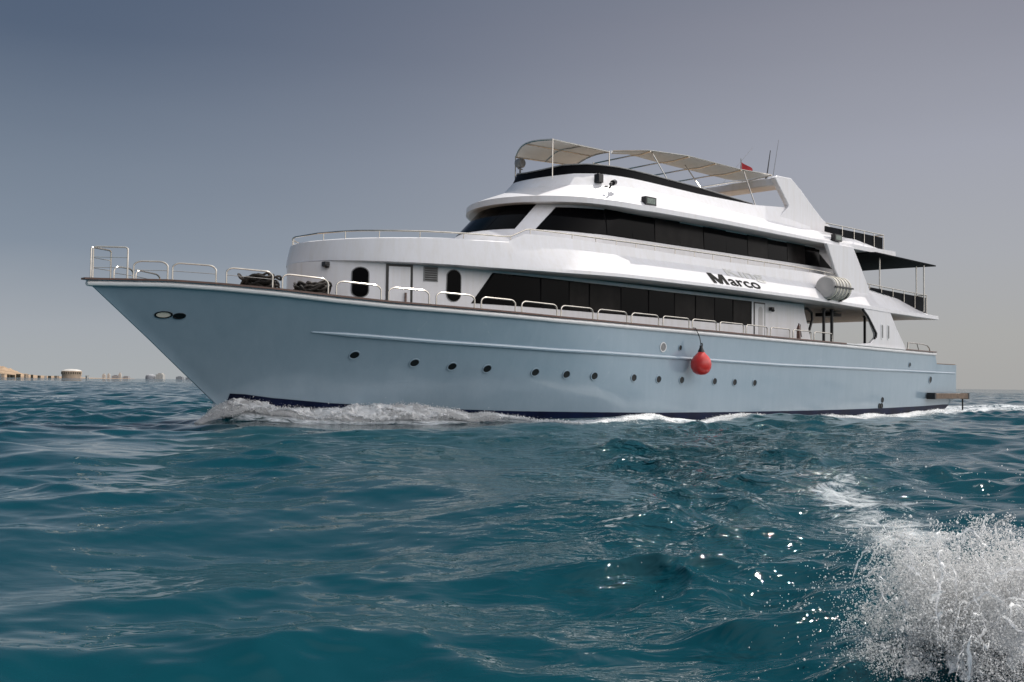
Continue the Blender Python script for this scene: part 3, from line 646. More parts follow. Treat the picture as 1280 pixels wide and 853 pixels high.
# flybridge awning: canvas and pipe frame
def canvas(name, rows, thick=.02, parent=None):
    b = MB(); b.grid(rows); b.grid([[(x, y, z - thick) for x, y, z in r] for r in rows], flip=True)
    per = rows[0] + [r[-1] for r in rows[1:]] + rows[-1][-2::-1] + [r[0] for r in rows[-2:0:-1]]
    b.grid([per + [per[0]], [(x, y, z - thick) for x, y, z in per + [per[0]]]]); return b.build(name, M['canvas'], parent or yacht)
def quad(c00, c10, c01, c11, nu, nv, fn):
    return [[fn(Vector(c00) * (1 - u) * (1 - v) + Vector(c10) * u * (1 - v) + Vector(c01) * (1 - u) * v + Vector(c11) * u * v, u, v) for u in [i / nu for i in range(nu + 1)]] for v in [j / nv for j in range(nv + 1)]]
A1 = ((13.57, -1.15, 8.50), (16.02, -1.30, 8.50), (14.45, 1.38, 8.48), (16.81, .92, 8.5))
def a1f(p, u, v):
    return (p.x - .35 * sin(pi * v) * (1 - u), p.y, p.z + .10 * sin(pi * v) - .03 * sin(pi * u) * sin(pi * 2 * v) ** 2)
aw = canvas('flybridge_awning', quad(*A1, 12, 12, a1f))
b = MB()
def pf(u, v): p = quad(*A1, 1, 1, lambda q, a, c: tuple(q)); q = Vector(A1[0]) * (1 - u) * (1 - v) + Vector(A1[1]) * u * (1 - v) + Vector(A1[2]) * (1 - u) * v + Vector(A1[3]) * u * v; return Vector(a1f(q, u, v)) - Vector((0, 0, .04))
for v in (0, .5, 1): b.tube([pf(k / 8, v) for k in range(9)], .02, 6)
for u in (0, .5, 1): b.tube([pf(u, k / 8) for k in range(9)], .02, 6)
for q in (A1[0], A1[1], A1[2], A1[3]): b.tube([(q[0], q[1], 7.3), q], .02, 6)
b.build('awning_frame', M['steel'], aw)
yp = lambda x: -lerp(x, [17.3, 18.15, 19.74, 22.8, 24.4], [.25, 1.23, 1.67, 1.70, 2.0])
ysb = lambda x: -lerp(x, [17.3, 18, 20, 24.5], [.2, .33, .26, .30])
XS = [17.35 + (24.4 - 17.35) * i / 36 for i in range(37)]
rows = []
for j in range(9):
    v = j / 8; row = []
    for i, x in enumerate(XS):
        y0, y1 = yp(x), ysb(x); sc = .07 * abs(sin((x - 17.35) / 1.6 * pi)) * v ** 4
        row.append((x, y0 + (y1 - y0) * v - sc * 0, 8.9 - .04 * sin(pi * v) - .06 * abs(sin((x - 18.2) / 1.55 * pi)) * sin(pi * v) ** .5 - .05 * (1 - abs(sin((x - 17.4) / 1.75 * pi))) * v * 0))
    rows.append(row)
aw2 = canvas('flybridge_awning', rows)
b = MB()
for x in (18.2, 19.75, 21.3, 22.85, 24.4): b.tube([(x, yp(x), 8.86), (x, (yp(x) + ysb(x)) / 2, 8.80), (x + .05, ysb(x), 8.85), (x + .2, 1.43, 8.87)], .026, 6)
b.tube([(x, yp(x), 8.88) for x in XS], .018, 6); b.tube([(18.3, 1.43, 8.87), (24.7, 1.43, 8.87)], .022, 6)
for x, y, x1, y1, z1 in ((20.5, -.9, 19.7, -2.2, 7.7), (23.0, -1.7, 22.9, -2.25, 7.55), (18.3, -1.2, 17.9, -2.2, 7.7), (21.6, 1.43, 21.2, 2.2, 7.6), (23.4, 1.43, 23.4, 2.2, 7.5), (23.4, 1.43, 24.0, 2.2, 7.5), (19.2, 1.43, 19, 2.2, 7.7)): b.tube([(x, y, 8.86), (x1, y1, z1)], .02, 6)
b.build('awning_frame', M['steel'], aw2)

# lamps, camera and horn on the flybridge slope
def flood(x, y, z, tilt):
    b = MB(); b.mi = 0; b.box(x - .26, x + .26, y - .09, y + .09, z - .13, z + .13); b.mi = 1; b.box(x - .2, x + .2, y - .1, y - .085, z - .085, z + .085); b.mi = 0
    b.tube([(x - .28, y, z - .02), (x - .28, y + .16, z - .12)], .02, 6); b.tube([(x + .28, y, z - .02), (x + .28, y + .16, z - .12)], .02, 6); b.box(x - .28, x + .28, y + .1, y + .2, z - .16, z - .1)
    return b.build('floodlight', [M['black'], M['lamp']], fly, bevel=.012)
flood(15.72, -3.16, 6.62, 0); flood(26.9, -3.24, 6.68, 0)
b = MB(); b.box(14.6, 14.82, -2.12, -1.92, 7.2, 7.46); b.box(14.66, 14.76, -2.0, -1.8, 7.22, 7.32); b.build('marker_lamp', M['black'], coam, bevel=.015)
b = MB(); b.tube([(14.62, -2.52, 6.95), (14.62, -2.62, 7.08)], .03, 6); b.tube([(14.42, -2.72, 7.03), (14.62, -2.64, 7.09), (14.66, -2.62, 7.1)], .035, 8); b.tube([(14.64, -2.63, 7.1), (14.82, -2.56, 7.16)], .085, 10); b.lathe([(.06, 0), (.06, .03)], (14.36, -2.62, 6.94), n=10)
b.build('security_camera', [M['black']], fly)
b = MB(); b.tube([(14.2, .9, 7.6), (14.2, .9, 7.98)], .03, 8); b.tube([(14.1, .9, 7.95), (14.3, .9, 7.95)], .02, 6); b.lathe([(.05, .16), (.14, .12), (.16, .05), (.16, -.08), (.13, -.12)], (14.2, .9, 8.14), 'y', 18)
b.build('searchlight', M['grey'], coam)

# ------------------------------------------------------------------ things that rest on or hang from the yacht
def thing(name, label, cat, at, group=None):
    o = bpy.data.objects.new(name, None); COL.objects.link(o); o.location = to_world(*at); o.rotation_euler = yacht.rotation_euler
    return tag(o, label, cat, group)
raft = thing('life_raft', 'pale ribbed life raft canister strapped to the side of the upper deck', 'life raft', (25.35, -3.98, 4.62))
b = MB(); b.lathe([(.05, -.62), (.36, -.62), (.40, -.58), (.40, .58), (.36, .62), (.05, .62)], (0, 0, 0), 'x', 28); b.build('canister', M['raft'], raft, ang=30)
b = MB()
for xx in (-.46, -.22, 0, .24, .48): b.lathe([(.40, -.035), (.425, -.03), (.425, .03), (.40, .035)], (xx, 0, 0), 'x', 28)
b.build('strap', M['strap'], raft)
b = MB()
for a in (0, pi): b.box(-.64, .64, *((-.44, -.385) if a == 0 else (.385, .44)), -.03, .03)
b.build('seam', M['black'], raft)
b = MB()
for xx in (-.4, .4): b.tube([(xx, .05, -.36), (xx, -.25, -.33), (xx, -.36, -.16)], .03, 6); b.box(xx - .04, xx + .04, -.1, .35, -.46, -.38)
b.box(-.55, .55, .1, .16, -.47, -.39); b.build('cradle', M['black'], raft)

fend = thing('buoy_fender', 'round red buoy fender hanging on a line against the pale hull', 'fender', (16.85, -4.3, 1.70))
b = MB(); b.lathe([(.02, -.33), (.14, -.31), (.24, -.24), (.30, -.12), (.315, .0), (.29, .12), (.22, .23), (.14, .31), (.09, .37)], (0, 0, 0), n=28); b.build('float_body', M['red'], fend, ang=60)
b = MB(); b.lathe([(.10, .34), (.10, .40), (.075, .44), (.05, .50), (.05, .56)], (0, 0, 0), n=14); b.build('fender_eye', M['black'], fend)
b = MB(); b.tube([(0, 0, .54), (.01, .06, .8), (.02, .22, 1.09), (.02, .36, 1.11)], .013, 6); b.tube([(0, 0, .52), (.03, -.03, .58), (0, -.03, .63), (-.03, 0, .58)], .018, 6); b.build('fender_line', M['rope'], fend)

def rope_pile(name, label, at, rx, ry, h, loops, seed):
    r = random.Random(seed); o = thing(name, label, 'rope', at)
    b = MB()
    for k in range(loops):
        cx, cy, cz = r.gauss(0, rx * .25), r.gauss(0, ry * .25), .04 + h * (k / loops) ** .9 * .7
        a, c = rx * r.uniform(.45, .95), ry * r.uniform(.45, .95); ph = r.uniform(0, 6.28); t1, t2 = r.uniform(-.35, .35), r.uniform(-.35, .35); n = 22
        pts = []
        for i in range(n):
            q = 2 * pi * i / n; x, y = a * cos(q + ph), c * sin(q + ph)
            z = cz + t1 * x + t2 * y + .05 * sin(3 * q + ph)
            pts.append((cx + x, cy + y, max(.03, z)))
        b.tube(pts, .028, 6, closed=True)
    b.build('coil', M['rope'], o); return o
rope_pile('rope_coil', 'loose heap of dark tarred mooring rope near the bow', (3.72, -1.0, 3.06), .36, .42, .50, 46, 3)
rope_pile('rope_coil', 'low wide heap of black mooring rope in front of the white deckhouse', (4.82, -1.55, 2.98), .36, .42, .44, 64, 5)
ex = thing('fire_extinguisher', 'small reddish brown cylinder standing on the side deck by the aft opening', 'fire extinguisher', (23.85, -3.45, 2.62))
b = MB(); b.lathe([(.07, -.5), (.075, 0), (.075, .5), (.05, .58), (.02, .62), (.02, .68)], (0, 0, 0), n=16); b.build('bottle', M['wood'], ex)
b = MB(); b.tube([(0, 0, .66), (.1, 0, .64), (.14, 0, .4), (.2, 0, .2)], .015, 6); b.build('hose', M['black'], ex)
flg = thing('flag', 'small red flag on a short pole above the top awning', 'flag', (24.75, -.5, 8.50))
b = MB(); b.tube([(0, 0, 0), (-.12, 0, 1.25)], .018, 6); b.build('pole', M['grey'], flg)
b = MB(); rows = [[(-.11 + .50 * i / 8 + .05 * j / 5, -.03 * i + .06 * sin(i * .9 + j * .3), 1.14 - .035 * i - .34 * j / 5 + .02 * sin(i)) for i in range(9)] for j in range(6)]
b.grid(rows); b.build('cloth', M['flag'], flg)

# ------------------------------------------------------------------ water
def wave_bank():
    r = np.random.default_rng(5); W = []
    for lam0, lam1, n, steep, mean, spread in ((5, 13, 16, .016, 75, 45), (1.8, 5, 34, .024, 70, 75), (.8, 1.8, 38, .030, 80, 110), (.30, .8, 44, .026, 90, 150), (.13, .30, 44, .014, 90, 170)):
        for _ in range(n):
            lam = math.exp(r.uniform(math.log(lam0), math.log(lam1))); th = radians(mean + r.normal(0, spread * .5)); k = 2 * pi / lam
            W.append((lam, k * cos(th), k * sin(th), steep * r.uniform(.5, 1.4) / k, r.uniform(0, 2 * pi)))
    return W
WAVES = wave_bank()
SHX, SHY = np.array(SX), np.array(SY)
def ship_xy(x, y): dx, dy = x - SHIP_O[0], y - SHIP_O[1]; return dx * SX[0] + dy * SX[1], dx * SY[0] + dy * SY[1]
HWX = np.linspace(3, 37, 120); HWY = np.array([yhull(x, .1) for x in HWX])
def vnoise(x, y, seed=0):                         # smooth lattice noise, -1..1
    r = np.random.default_rng(seed); T = r.uniform(-1, 1, (256, 256)); xi, yi = np.floor(x).astype(int), np.floor(y).astype(int); fx, fy = x - xi, y - yi
    fx, fy = fx * fx * (3 - 2 * fx), fy * fy * (3 - 2 * fy); a = lambda i, j: T[(xi + i) % 256, (yi + j) % 256]
    return (a(0, 0) * (1 - fx) + a(1, 0) * fx) * (1 - fy) + (a(0, 1) * (1 - fx) + a(1, 1) * fx) * fy
def fbm(x, y, oct=4, seed=0): return sum(vnoise(x * 2 ** k, y * 2 ** k, seed + k) * .5 ** k for k in range(oct))
SPRAY = np.array([1.72, 4.08]); SQ = np.array([.95, -.31]); SN = np.array([.31, .95])
def ship_waves(x, y):
    X, Y = ship_xy(x, y); p = -Y                   # p: distance to port of the centre line
    z = np.zeros_like(x)
    hw = np.interp(X, HWX, HWY, left=0, right=3.3)
    d = np.maximum(p - hw, 0)
    for ang, x0, h, wd, L in ((24, 3.2, .30, .75, 16), (20, 6.5, -.14, .9, 16), (19, 9.0, .08, .9, 22), (19, 16, .05, 1.0, 24), (19, 24, .05, 1.1, 22)):
        s = X - x0; lat = (p - s * math.tan(radians(ang))) * cos(radians(ang)); z += h * np.exp(-(lat / (wd * (1 + np.maximum(s, 0) * .03))) ** 2) * np.exp(-np.maximum(s, 0) / L) * sstep(-.8, .6, s)
    z -= .05 * np.exp(-(d / .6) ** 2) * sstep(8, 10, X) * sstep(40, 34, X)
    z += .02 * np.exp(-((d - 1.6) / .55) ** 2) * sstep(7, 10, X) * sstep(40, 34, X)
    # the photographer's own wake: a ridge that throws the spray
    rel = np.stack([x - SPRAY[0], y - SPRAY[1]]); u = rel[0] * SQ[0] + rel[1] * SQ[1]; v = rel[0] * SN[0] + rel[1] * SN[1]
    z += .14 * np.exp(-(v / .6) ** 2) * sstep(-1.8, .3, u)
    return z
def foam_mask(x, y):
    X, Y = ship_xy(x, y); p = -Y; hw = np.interp(X, HWX, HWY, left=0, right=2.2); d = p - hw
    wd = np.interp(X, [2.5, 4, 7, 9, 12, 16, 22, 30, 37, 60], [.3, 1.1, 1.2, .8, 1.3, 1.5, 1.3, 1.2, 1.6, 3])
    n = fbm(X * .55, p * .9 + 40, 4, 3)
    off = np.interp(X, [3, 7, 10, 14, 37], [.2, .7, 1.1, 1.7, 1.6]); wd = np.interp(X, [2.5, 4, 7, 9, 12, 16, 22, 30, 37, 60], [.4, 1.7, 1.8, .9, .9, 1.2, 1.1, 1.1, 1.6, 3])
    m = sstep(1.0, .0, np.abs(d - off) / (wd * (1 + .7 * n))) * sstep(2.6, 3.6, X) * (X < 38)
    m *= np.interp(X, [3, 8, 11], [.58, .56, .54])
    m2 = sstep(4.6, 2.8, np.abs(Y) + .8 * n) * sstep(36.3, 37.2, X) * np.clip(1.0 - (X - 37) / 60, 0, .46)
    cap = sstep(.62, .85, fbm(x * .28 + 9, y * .16, 4, 21) + .2 * sstep(20, 120, y) - .1) * sstep(20, 40, y) * .34      # far white caps
    rel = np.stack([x - SPRAY[0], y - SPRAY[1]]); n3 = fbm(x * 2.2, y * 1.5, 4, 31)
    own = sstep(1.0, .1, np.sqrt((rel[0] - .80) ** 2 / 1.1 ** 2 + (rel[1] + .15) ** 2 / .95 ** 2) + .35 * n3)
    ln = np.abs((x - 3.3) - (y - 10) * .16 + .2 * fbm(y * .4, x * .2, 2, 8)); own2 = sstep(.9, .0, ln) * sstep(5, 8, y) * sstep(16, 10, y) * .45
    ru = .30 * sstep(.1, .7, fbm(x * .5 + 3, y * .22 + 7, 4, 44)) * sstep(1.2, 4.5, x - .05 * y) * sstep(3, 6, y) * sstep(60, 20, y)
    return np.clip(np.maximum.reduce([m, m2, cap * 0 + cap, own, own2, ru]), 0, 1)
def build_water():
    r0 = .7; rad = [r0]
    while rad[-1] < 330: rad.append(rad[-1] + max(.014, rad[-1] * .0042))
    while rad[-1] < 14000: rad.append(rad[-1] * 1.045)
    rad = np.array(rad); gap = np.gradient(rad)
    a = np.concatenate([np.arange(-180, -32, 4.), np.arange(-32, 32, .072), np.arange(32, 180.1, 4.)]); a[-1] = 180; th = np.radians(90 - a)
    Rr, Th = np.meshgrid(rad, th, indexing='ij'); Gp = np.repeat(gap[:, None], len(th), 1)
    x, y = Rr * np.cos(Th), Rr * np.sin(Th); dx, dy, z = np.zeros_like(x), np.zeros_like(x), np.zeros_like(x)
    calm = np.clip(.62 + .8 * fbm(x * .16 + 5, y * .10, 3, 60), .22, 1.35)
    rough = 1 + .35 * sstep(0, 6, x) * sstep(3, 9, y) + 2.6 * np.exp(-((x - .19 * y) / (.35 + .085 * y)) ** 2) * sstep(30, 20, y) * (.55 + .45 * sstep(4, 9, y)) * np.clip(.6 + 1.0 * fbm(x * 1.1, y * .5, 2, 77), .1, 1.5)
    for lam, kx, ky, A, ph in WAVES:
        k = sqrt(kx * kx + ky * ky); f = sstep(2.2, 4.5, lam / Gp) * A
        if lam < 1.8: f = f * calm * rough
        t = kx * x + ky * y + ph; sn, cn = np.sin(t), np.cos(t)
        z += f * cn; dx -= f * kx / k * sn * .8; dy -= f * ky / k * sn * .8
    Xs, Ys = ship_xy(x, y); quiet = 1 - .75 * np.exp(-(np.maximum(np.abs(Ys) - 3.9, 0) / 1.2) ** 2) * sstep(2, 4, Xs) * sstep(40, 36, Xs); z *= quiet
    near = sstep(.5, 3, Rr); X, Y = x + dx, y + dy
    z = z * (.35 + .65 * near) + ship_waves(x, y)
    V = np.stack([X, Y, z], -1).reshape(-1, 3)
    nr, na = Rr.shape; i = np.arange(nr - 1)[:, None] * na + np.arange(na - 1)[None]
    Fq = np.stack([i, i + na, i + na + 1, i + 1], -1).reshape(-1, 4)
    o = np_mesh('water', V, Fq, water_mat()); o.data.flip_normals()
    at = o.data.attributes.new('foam', 'FLOAT', 'POINT'); at.data.foreach_set('value', foam_mask(x, y).astype(np.float32).ravel())
    rf_ = .12 * sstep(-1.5, 2.5, x - .12 * y) * sstep(2.5, 6, y) * sstep(60, 25, y) - .10 * sstep(1, -3, x) * sstep(30, 12, y) - .08 * sstep(5, 3, y)
    rf = o.data.attributes.new('ruffle', 'FLOAT', 'POINT'); rf.data.foreach_set('value', rf_.astype(np.float32).ravel())
    g_ = 1.0 * np.exp(-((x - .19 * y) / (.4 + .105 * y)) ** 2) * (.25 + .75 * sstep(4.0, 9, y)) * (1 + 1.6 * sstep(8, 15, y)) * sstep(30, 20, y)
    gt = o.data.attributes.new('glint', 'FLOAT', 'POINT'); gt.data.foreach_set('value', g_.astype(np.float32).ravel())
    ch = o.data.attributes.new('chop', 'FLOAT', 'POINT'); ch.data.foreach_set('value', sstep(.10, .9, Gp).astype(np.float32).ravel())    # short waves too fine for the mesh out there
    return tag(o, kind='structure')
def water_height(x, y):
    z = np.zeros_like(x)
    for lam, kx, ky, A, ph in WAVES:
        if lam > .8: z += A * np.cos(kx * x + ky * y + ph)
    return z + ship_waves(x, y)
def water_mat():
    m = bpy.data.materials.new('sea_water'); m.use_nodes = True; t = m.node_tree; b = t.nodes['Principled BSDF']; o = t.nodes['Material Output']
    b.inputs['Base Color'].default_value = (.0012, .037, .050, 1); b.inputs['Roughness'].default_value = .035; b.inputs['IOR'].default_value = 1.333; b.inputs['Specular IOR Level'].default_value = .36
    geo = N(t, 'ShaderNodeNewGeometry'); L = t.links.new
    n1 = N(t, 'ShaderNodeTexNoise'); n1.inputs['Scale'].default_value = 3.2; n1.inputs['Detail'].default_value = 3; n1.inputs['Distortion'].default_value = .6
    n2 = N(t, 'ShaderNodeTexNoise'); n2.inputs['Scale'].default_value = 9; n2.inputs['Detail'].default_value = 3; n2.inputs['Distortion'].default_value = .4
    n0 = N(t, 'ShaderNodeTexNoise'); n0.inputs['Scale'].default_value = .16; n0.inputs['Detail'].default_value = 3      # cat's paws: ruffled and slick patches
    r0 = N(t, 'ShaderNodeMapRange'); r0.inputs[1].default_value = .36; r0.inputs[2].default_value = .62; r0.inputs[3].default_value = .28; r0.inputs[4].default_value = 1.1; r0.inputs[2].default_value = .80
    mp = N(t, 'ShaderNodeMapping'); mp.inputs['Rotation'].default_value = (0, 0, .35); mp.inputs['Scale'].default_value = (.7, 1.25, 1)
    L(geo.outputs['Position'], mp.inputs[0])
    for n in (n1, n2, n0): L(mp.outputs[0], n.inputs['Vector'])
    ru = N(t, 'ShaderNodeAttribute'); ru.attribute_name = 'ruffle'; r0a = N(t, 'ShaderNodeMath', operation='ADD'); L(n0.outputs[0], r0a.inputs[0]); L(ru.outputs['Fac'], r0a.inputs[1]); L(r0a.outputs[0], r0.inputs[0])
    def mul(a, k):
        m_ = N(t, 'ShaderNodeMath', operation='MULTIPLY'); L(a, m_.inputs[0])
        if isinstance(k, (int, float)): m_.inputs[1].default_value = k
        else: L(k, m_.inputs[1])
        return m_.outputs[0]
    def add(a, b_): m_ = N(t, 'ShaderNodeMath', operation='ADD'); L(a, m_.inputs[0]); L(b_, m_.inputs[1]); return m_.outputs[0]
    n3 = N(t, 'ShaderNodeTexNoise'); n3.inputs['Scale'].default_value = .8; n3.inputs['Detail'].default_value = 4; n3.inputs['Distortion'].default_value = .5; L(mp.outputs[0], n3.inputs['Vector'])
    lo = N(t, 'ShaderNodeAttribute'); lo.attribute_name = 'chop'
    hgt = add(add(mul(n1.outputs[0], mul(r0.outputs[0], .013)), mul(n2.outputs[0], mul(r0.outputs[0], .0022))), mul(n3.outputs[0], mul(lo.outputs['Fac'], .34)))
    gl = N(t, 'ShaderNodeAttribute'); gl.attribute_name = 'glint'; n4 = N(t, 'ShaderNodeTexNoise'); n4.inputs['Scale'].default_value = 4.2; n4.inputs['Detail'].default_value = 3; n4.inputs['Distortion'].default_value = .8; L(mp.outputs[0], n4.inputs['Vector'])
    hgt = add(hgt, mul(n4.outputs[0], mul(gl.outputs['Fac'], .13)))
    bp = N(t, 'ShaderNodeBump'); bp.inputs['Strength'].default_value = 1; bp.inputs['Distance'].default_value = 1; L(hgt, bp.inputs['Height']); L(bp.outputs[0], b.inputs['Normal'])
    mrr = N(t, 'ShaderNodeMapRange'); mrr.inputs[1].default_value = .2; mrr.inputs[2].default_value = 1.4; mrr.inputs[3].default_value = .018; mrr.inputs[4].default_value = .03; L(r0.outputs[0], mrr.inputs[0]); L(mrr.outputs[0], b.inputs['Roughness'])
    fa = N(t, 'ShaderNodeAttribute'); fa.attribute_name = 'foam'
    v1 = N(t, 'ShaderNodeTexNoise'); v1.inputs['Scale'].default_value = 2.2; v1.inputs['Detail'].default_value = 9; v1.inputs['Roughness'].default_value = .72; v1.inputs['Distortion'].default_value = 1.5
    L(geo.outputs['Position'], v1.inputs['Vector'])
    su = N(t, 'ShaderNodeMath', operation='ADD'); L(fa.outputs['Fac'], su.inputs[0]); L(v1.outputs[0], su.inputs[1])
    rr = N(t, 'ShaderNodeMapRange'); rr.inputs[1].default_value = .86; rr.inputs[2].default_value = 1.12; L(su.outputs[0], rr.inputs[0])
    fo = N(t, 'ShaderNodeBsdfDiffuse'); fo.inputs[0].default_value = (.8, .83, .85, 1)
    bf = N(t, 'ShaderNodeBump'); bf.inputs['Distance'].default_value = .06; bf.inputs['Strength'].default_value = 1; L(v1.outputs[0], bf.inputs['Height']); L(bf.outputs[0], fo.inputs['Normal'])
    mx = N(t, 'ShaderNodeMixShader'); L(rr.outputs[0], mx.inputs[0]); L(b.outputs[0], mx.inputs[1]); L(fo.outputs[0], mx.inputs[2]); L(mx.outputs[0], o.inputs[0])
    return m
build_water()

# ------------------------------------------------------------------ foam along the hull and spray
OCT_V = np.array([(1, 0, 0), (-1, 0, 0), (0, 1, 0), (0, -1, 0), (0, 0, 1), (0, 0, -1)], float)
OCT_F = np.array([(0, 2, 4), (2, 1, 4), (1, 3, 4), (3, 0, 4), (2, 0, 5), (1, 2, 5), (3, 1, 5), (0, 3, 5)])
TET_V = np.array([(1, 1, 1), (1, -1, -1), (-1, 1, -1), (-1, -1, 1)], float) / 1.35
TET_F = np.array([(0, 1, 2), (0, 3, 1), (0, 2, 3), (1, 3, 2)])
def drops(P, r, stretch=None, OCT_V=OCT_V, OCT_F=OCT_F):
    n = len(P); V = OCT_V[None] * r[:, None, None]
    ang = rng.uniform(0, 2 * pi, n); ca, sa = np.cos(ang), np.sin(ang); V = np.stack([V[..., 0] * ca[:, None] - V[..., 1] * sa[:, None], V[..., 0] * sa[:, None] + V[..., 1] * ca[:, None], V[..., 2]], -1)
    if stretch is not None: V = V + stretch[:, None, :] * OCT_V[None, :, 2:3]
    V = V + P[:, None, :]; Fq = (OCT_F[None] + len(OCT_V) * np.arange(n)[:, None, None]).reshape(-1, 3)
    return V.reshape(-1, 3), Fq
def bow_wave():
    nx, nt_ = 1500, 34; X = np.linspace(2.75, 38, nx); T = np.linspace(0, 1, nt_); XX, TT = np.meshgrid(X, T, indexing='ij')
    hx = [2.75, 3.2, 4.2, 5.5, 6.6, 7.6, 8.6, 10, 14, 20, 30, 38]
    HH = np.interp(XX, hx, [.05, .19, .21, .22, .21, .17, .11, .06, .055, .055, .055, .07])
    WW = np.interp(XX, hx, [.25, .7, 1.2, 1.45, 1.4, 1.2, 1.0, 1.0, 1.2, 1.2, 1.1, 1.3])
    OFF = np.interp(XX, hx, [-.1, -.1, -.1, -.1, -.05, .1, .4, .75, 1.05, 1.0, .9, .7])
    n1 = fbm(XX * .42, TT * .3, 3, 71); n2 = fbm(XX * 2.6, TT * WW * 2.6 + 9, 4, 81); n3 = fbm(XX * 11, TT * WW * 11 + 5, 4, 91)
    HH = HH * np.clip(1 + .9 * n1 * sstep(7.5, 9.5, XX) + .12 * n1, .12, 1.35)
    hw = np.array([yhull(x, .25) for x in X])[:, None]
    prof = np.where(OFF < .05, np.where(TT < .3, .8 + .2 * np.sin(TT / .3 * pi / 2), np.cos((TT - .3) / .7 * pi / 2) ** .9), np.sin(np.clip(TT, 0, 1) * pi) ** .8)
    y = -(hw + OFF + TT * WW * (1 + .3 * n2)); z0 = HH * prof * (1 + .42 * n2 + .20 * n3) - .03
    wx = SHIP_O[0] + XX * SX[0] + y * SY[0] + .05 * n3; wy = SHIP_O[1] + XX * SX[1] + y * SY[1] + .05 * n2
    z = water_height(wx, wy) + z0
    V = np.stack([wx, wy, z], -1); i = np.arange(nx - 1)[:, None] * nt_ + np.arange(nt_ - 1)[None]
    Fq = np.stack([i, i + 1, i + nt_ + 1, i + nt_], -1).reshape(-1, 4)
    o = np_mesh('bow_wave_foam', V.reshape(-1, 3), Fq, M['foam']); tag(o, 'white foam thrown up along the waterline of the yacht', 'foam', kind='stuff')
    thin = np.clip(.30 + .55 * np.abs(2 * TT - (.75 if True else 1)) ** 2.2 + .30 * n1 * sstep(7, 9, XX) + .25 * n2 + .3 * sstep(3.6, 2.9, XX) + .10 * sstep(9, 12, XX), 0, 1)
    at = o.data.attributes.new('thin', 'FLOAT', 'POINT'); at.data.foreach_set('value', thin.astype(np.float32).ravel())
    # flecks above it
    n = 130000; x = np.where(rng.uniform(size=n) < .62, rng.uniform(2.7, 9.0, n), rng.uniform(7, 38, n))
    g1 = fbm(x * .42, 0 * x + .15, 3, 71)
    hh = np.interp(x, hx, [.05, .21, .23, .23, .21, .17, .11, .06, .055, .055, .055, .07]) * np.clip(1 + .9 * g1 * sstep(7.5, 9.5, x), .1, 1.35)
    ww = np.interp(x, hx, [.3, .7, 1.05, 1.2, 1.1, 1.0, .9, 1.0, 1.3, 1.3, 1.2, 1.4]); off = np.interp(x, hx, [-.1, -.1, -.1, -.1, -.05, .1, .4, .75, 1.05, 1.0, .9, .7])
    t = rng.beta(1.3, 1.5, n); yy = -(np.interp(x, HWX, HWY) + off + t * ww); px = SHIP_O[0] + x * SX[0] + yy * SY[0]; py = SHIP_O[1] + x * SX[1] + yy * SY[1]
    pr = np.where(off < .05, 1 - t * .55, np.sin(t * pi) ** .7)
    up = hh * pr * rng.uniform(.55, 1.25, n) + rng.exponential(.035, n) * (.1 + hh * 2.8) - .03
    P = np.stack([px, py, water_height(px, py) + up], -1); V, Fq = drops(P, np.clip(rng.lognormal(math.log(.0065), .5, n), .002, .026))
    o = np_mesh('hull_spray', V, Fq, M['drop']); tag(o, 'flecks of spray flying off the bow wave of the yacht', 'spray', kind='stuff')
bow_wave()
def spray_mat():
    m = M['foam'].copy(); m.name = 'spray_sheet'
    for n in m.node_tree.nodes:
        if n.type == 'TEX_NOISE' and n.inputs['Roughness'].default_value > .7: n.inputs['Scale'].default_value = 70
    return m
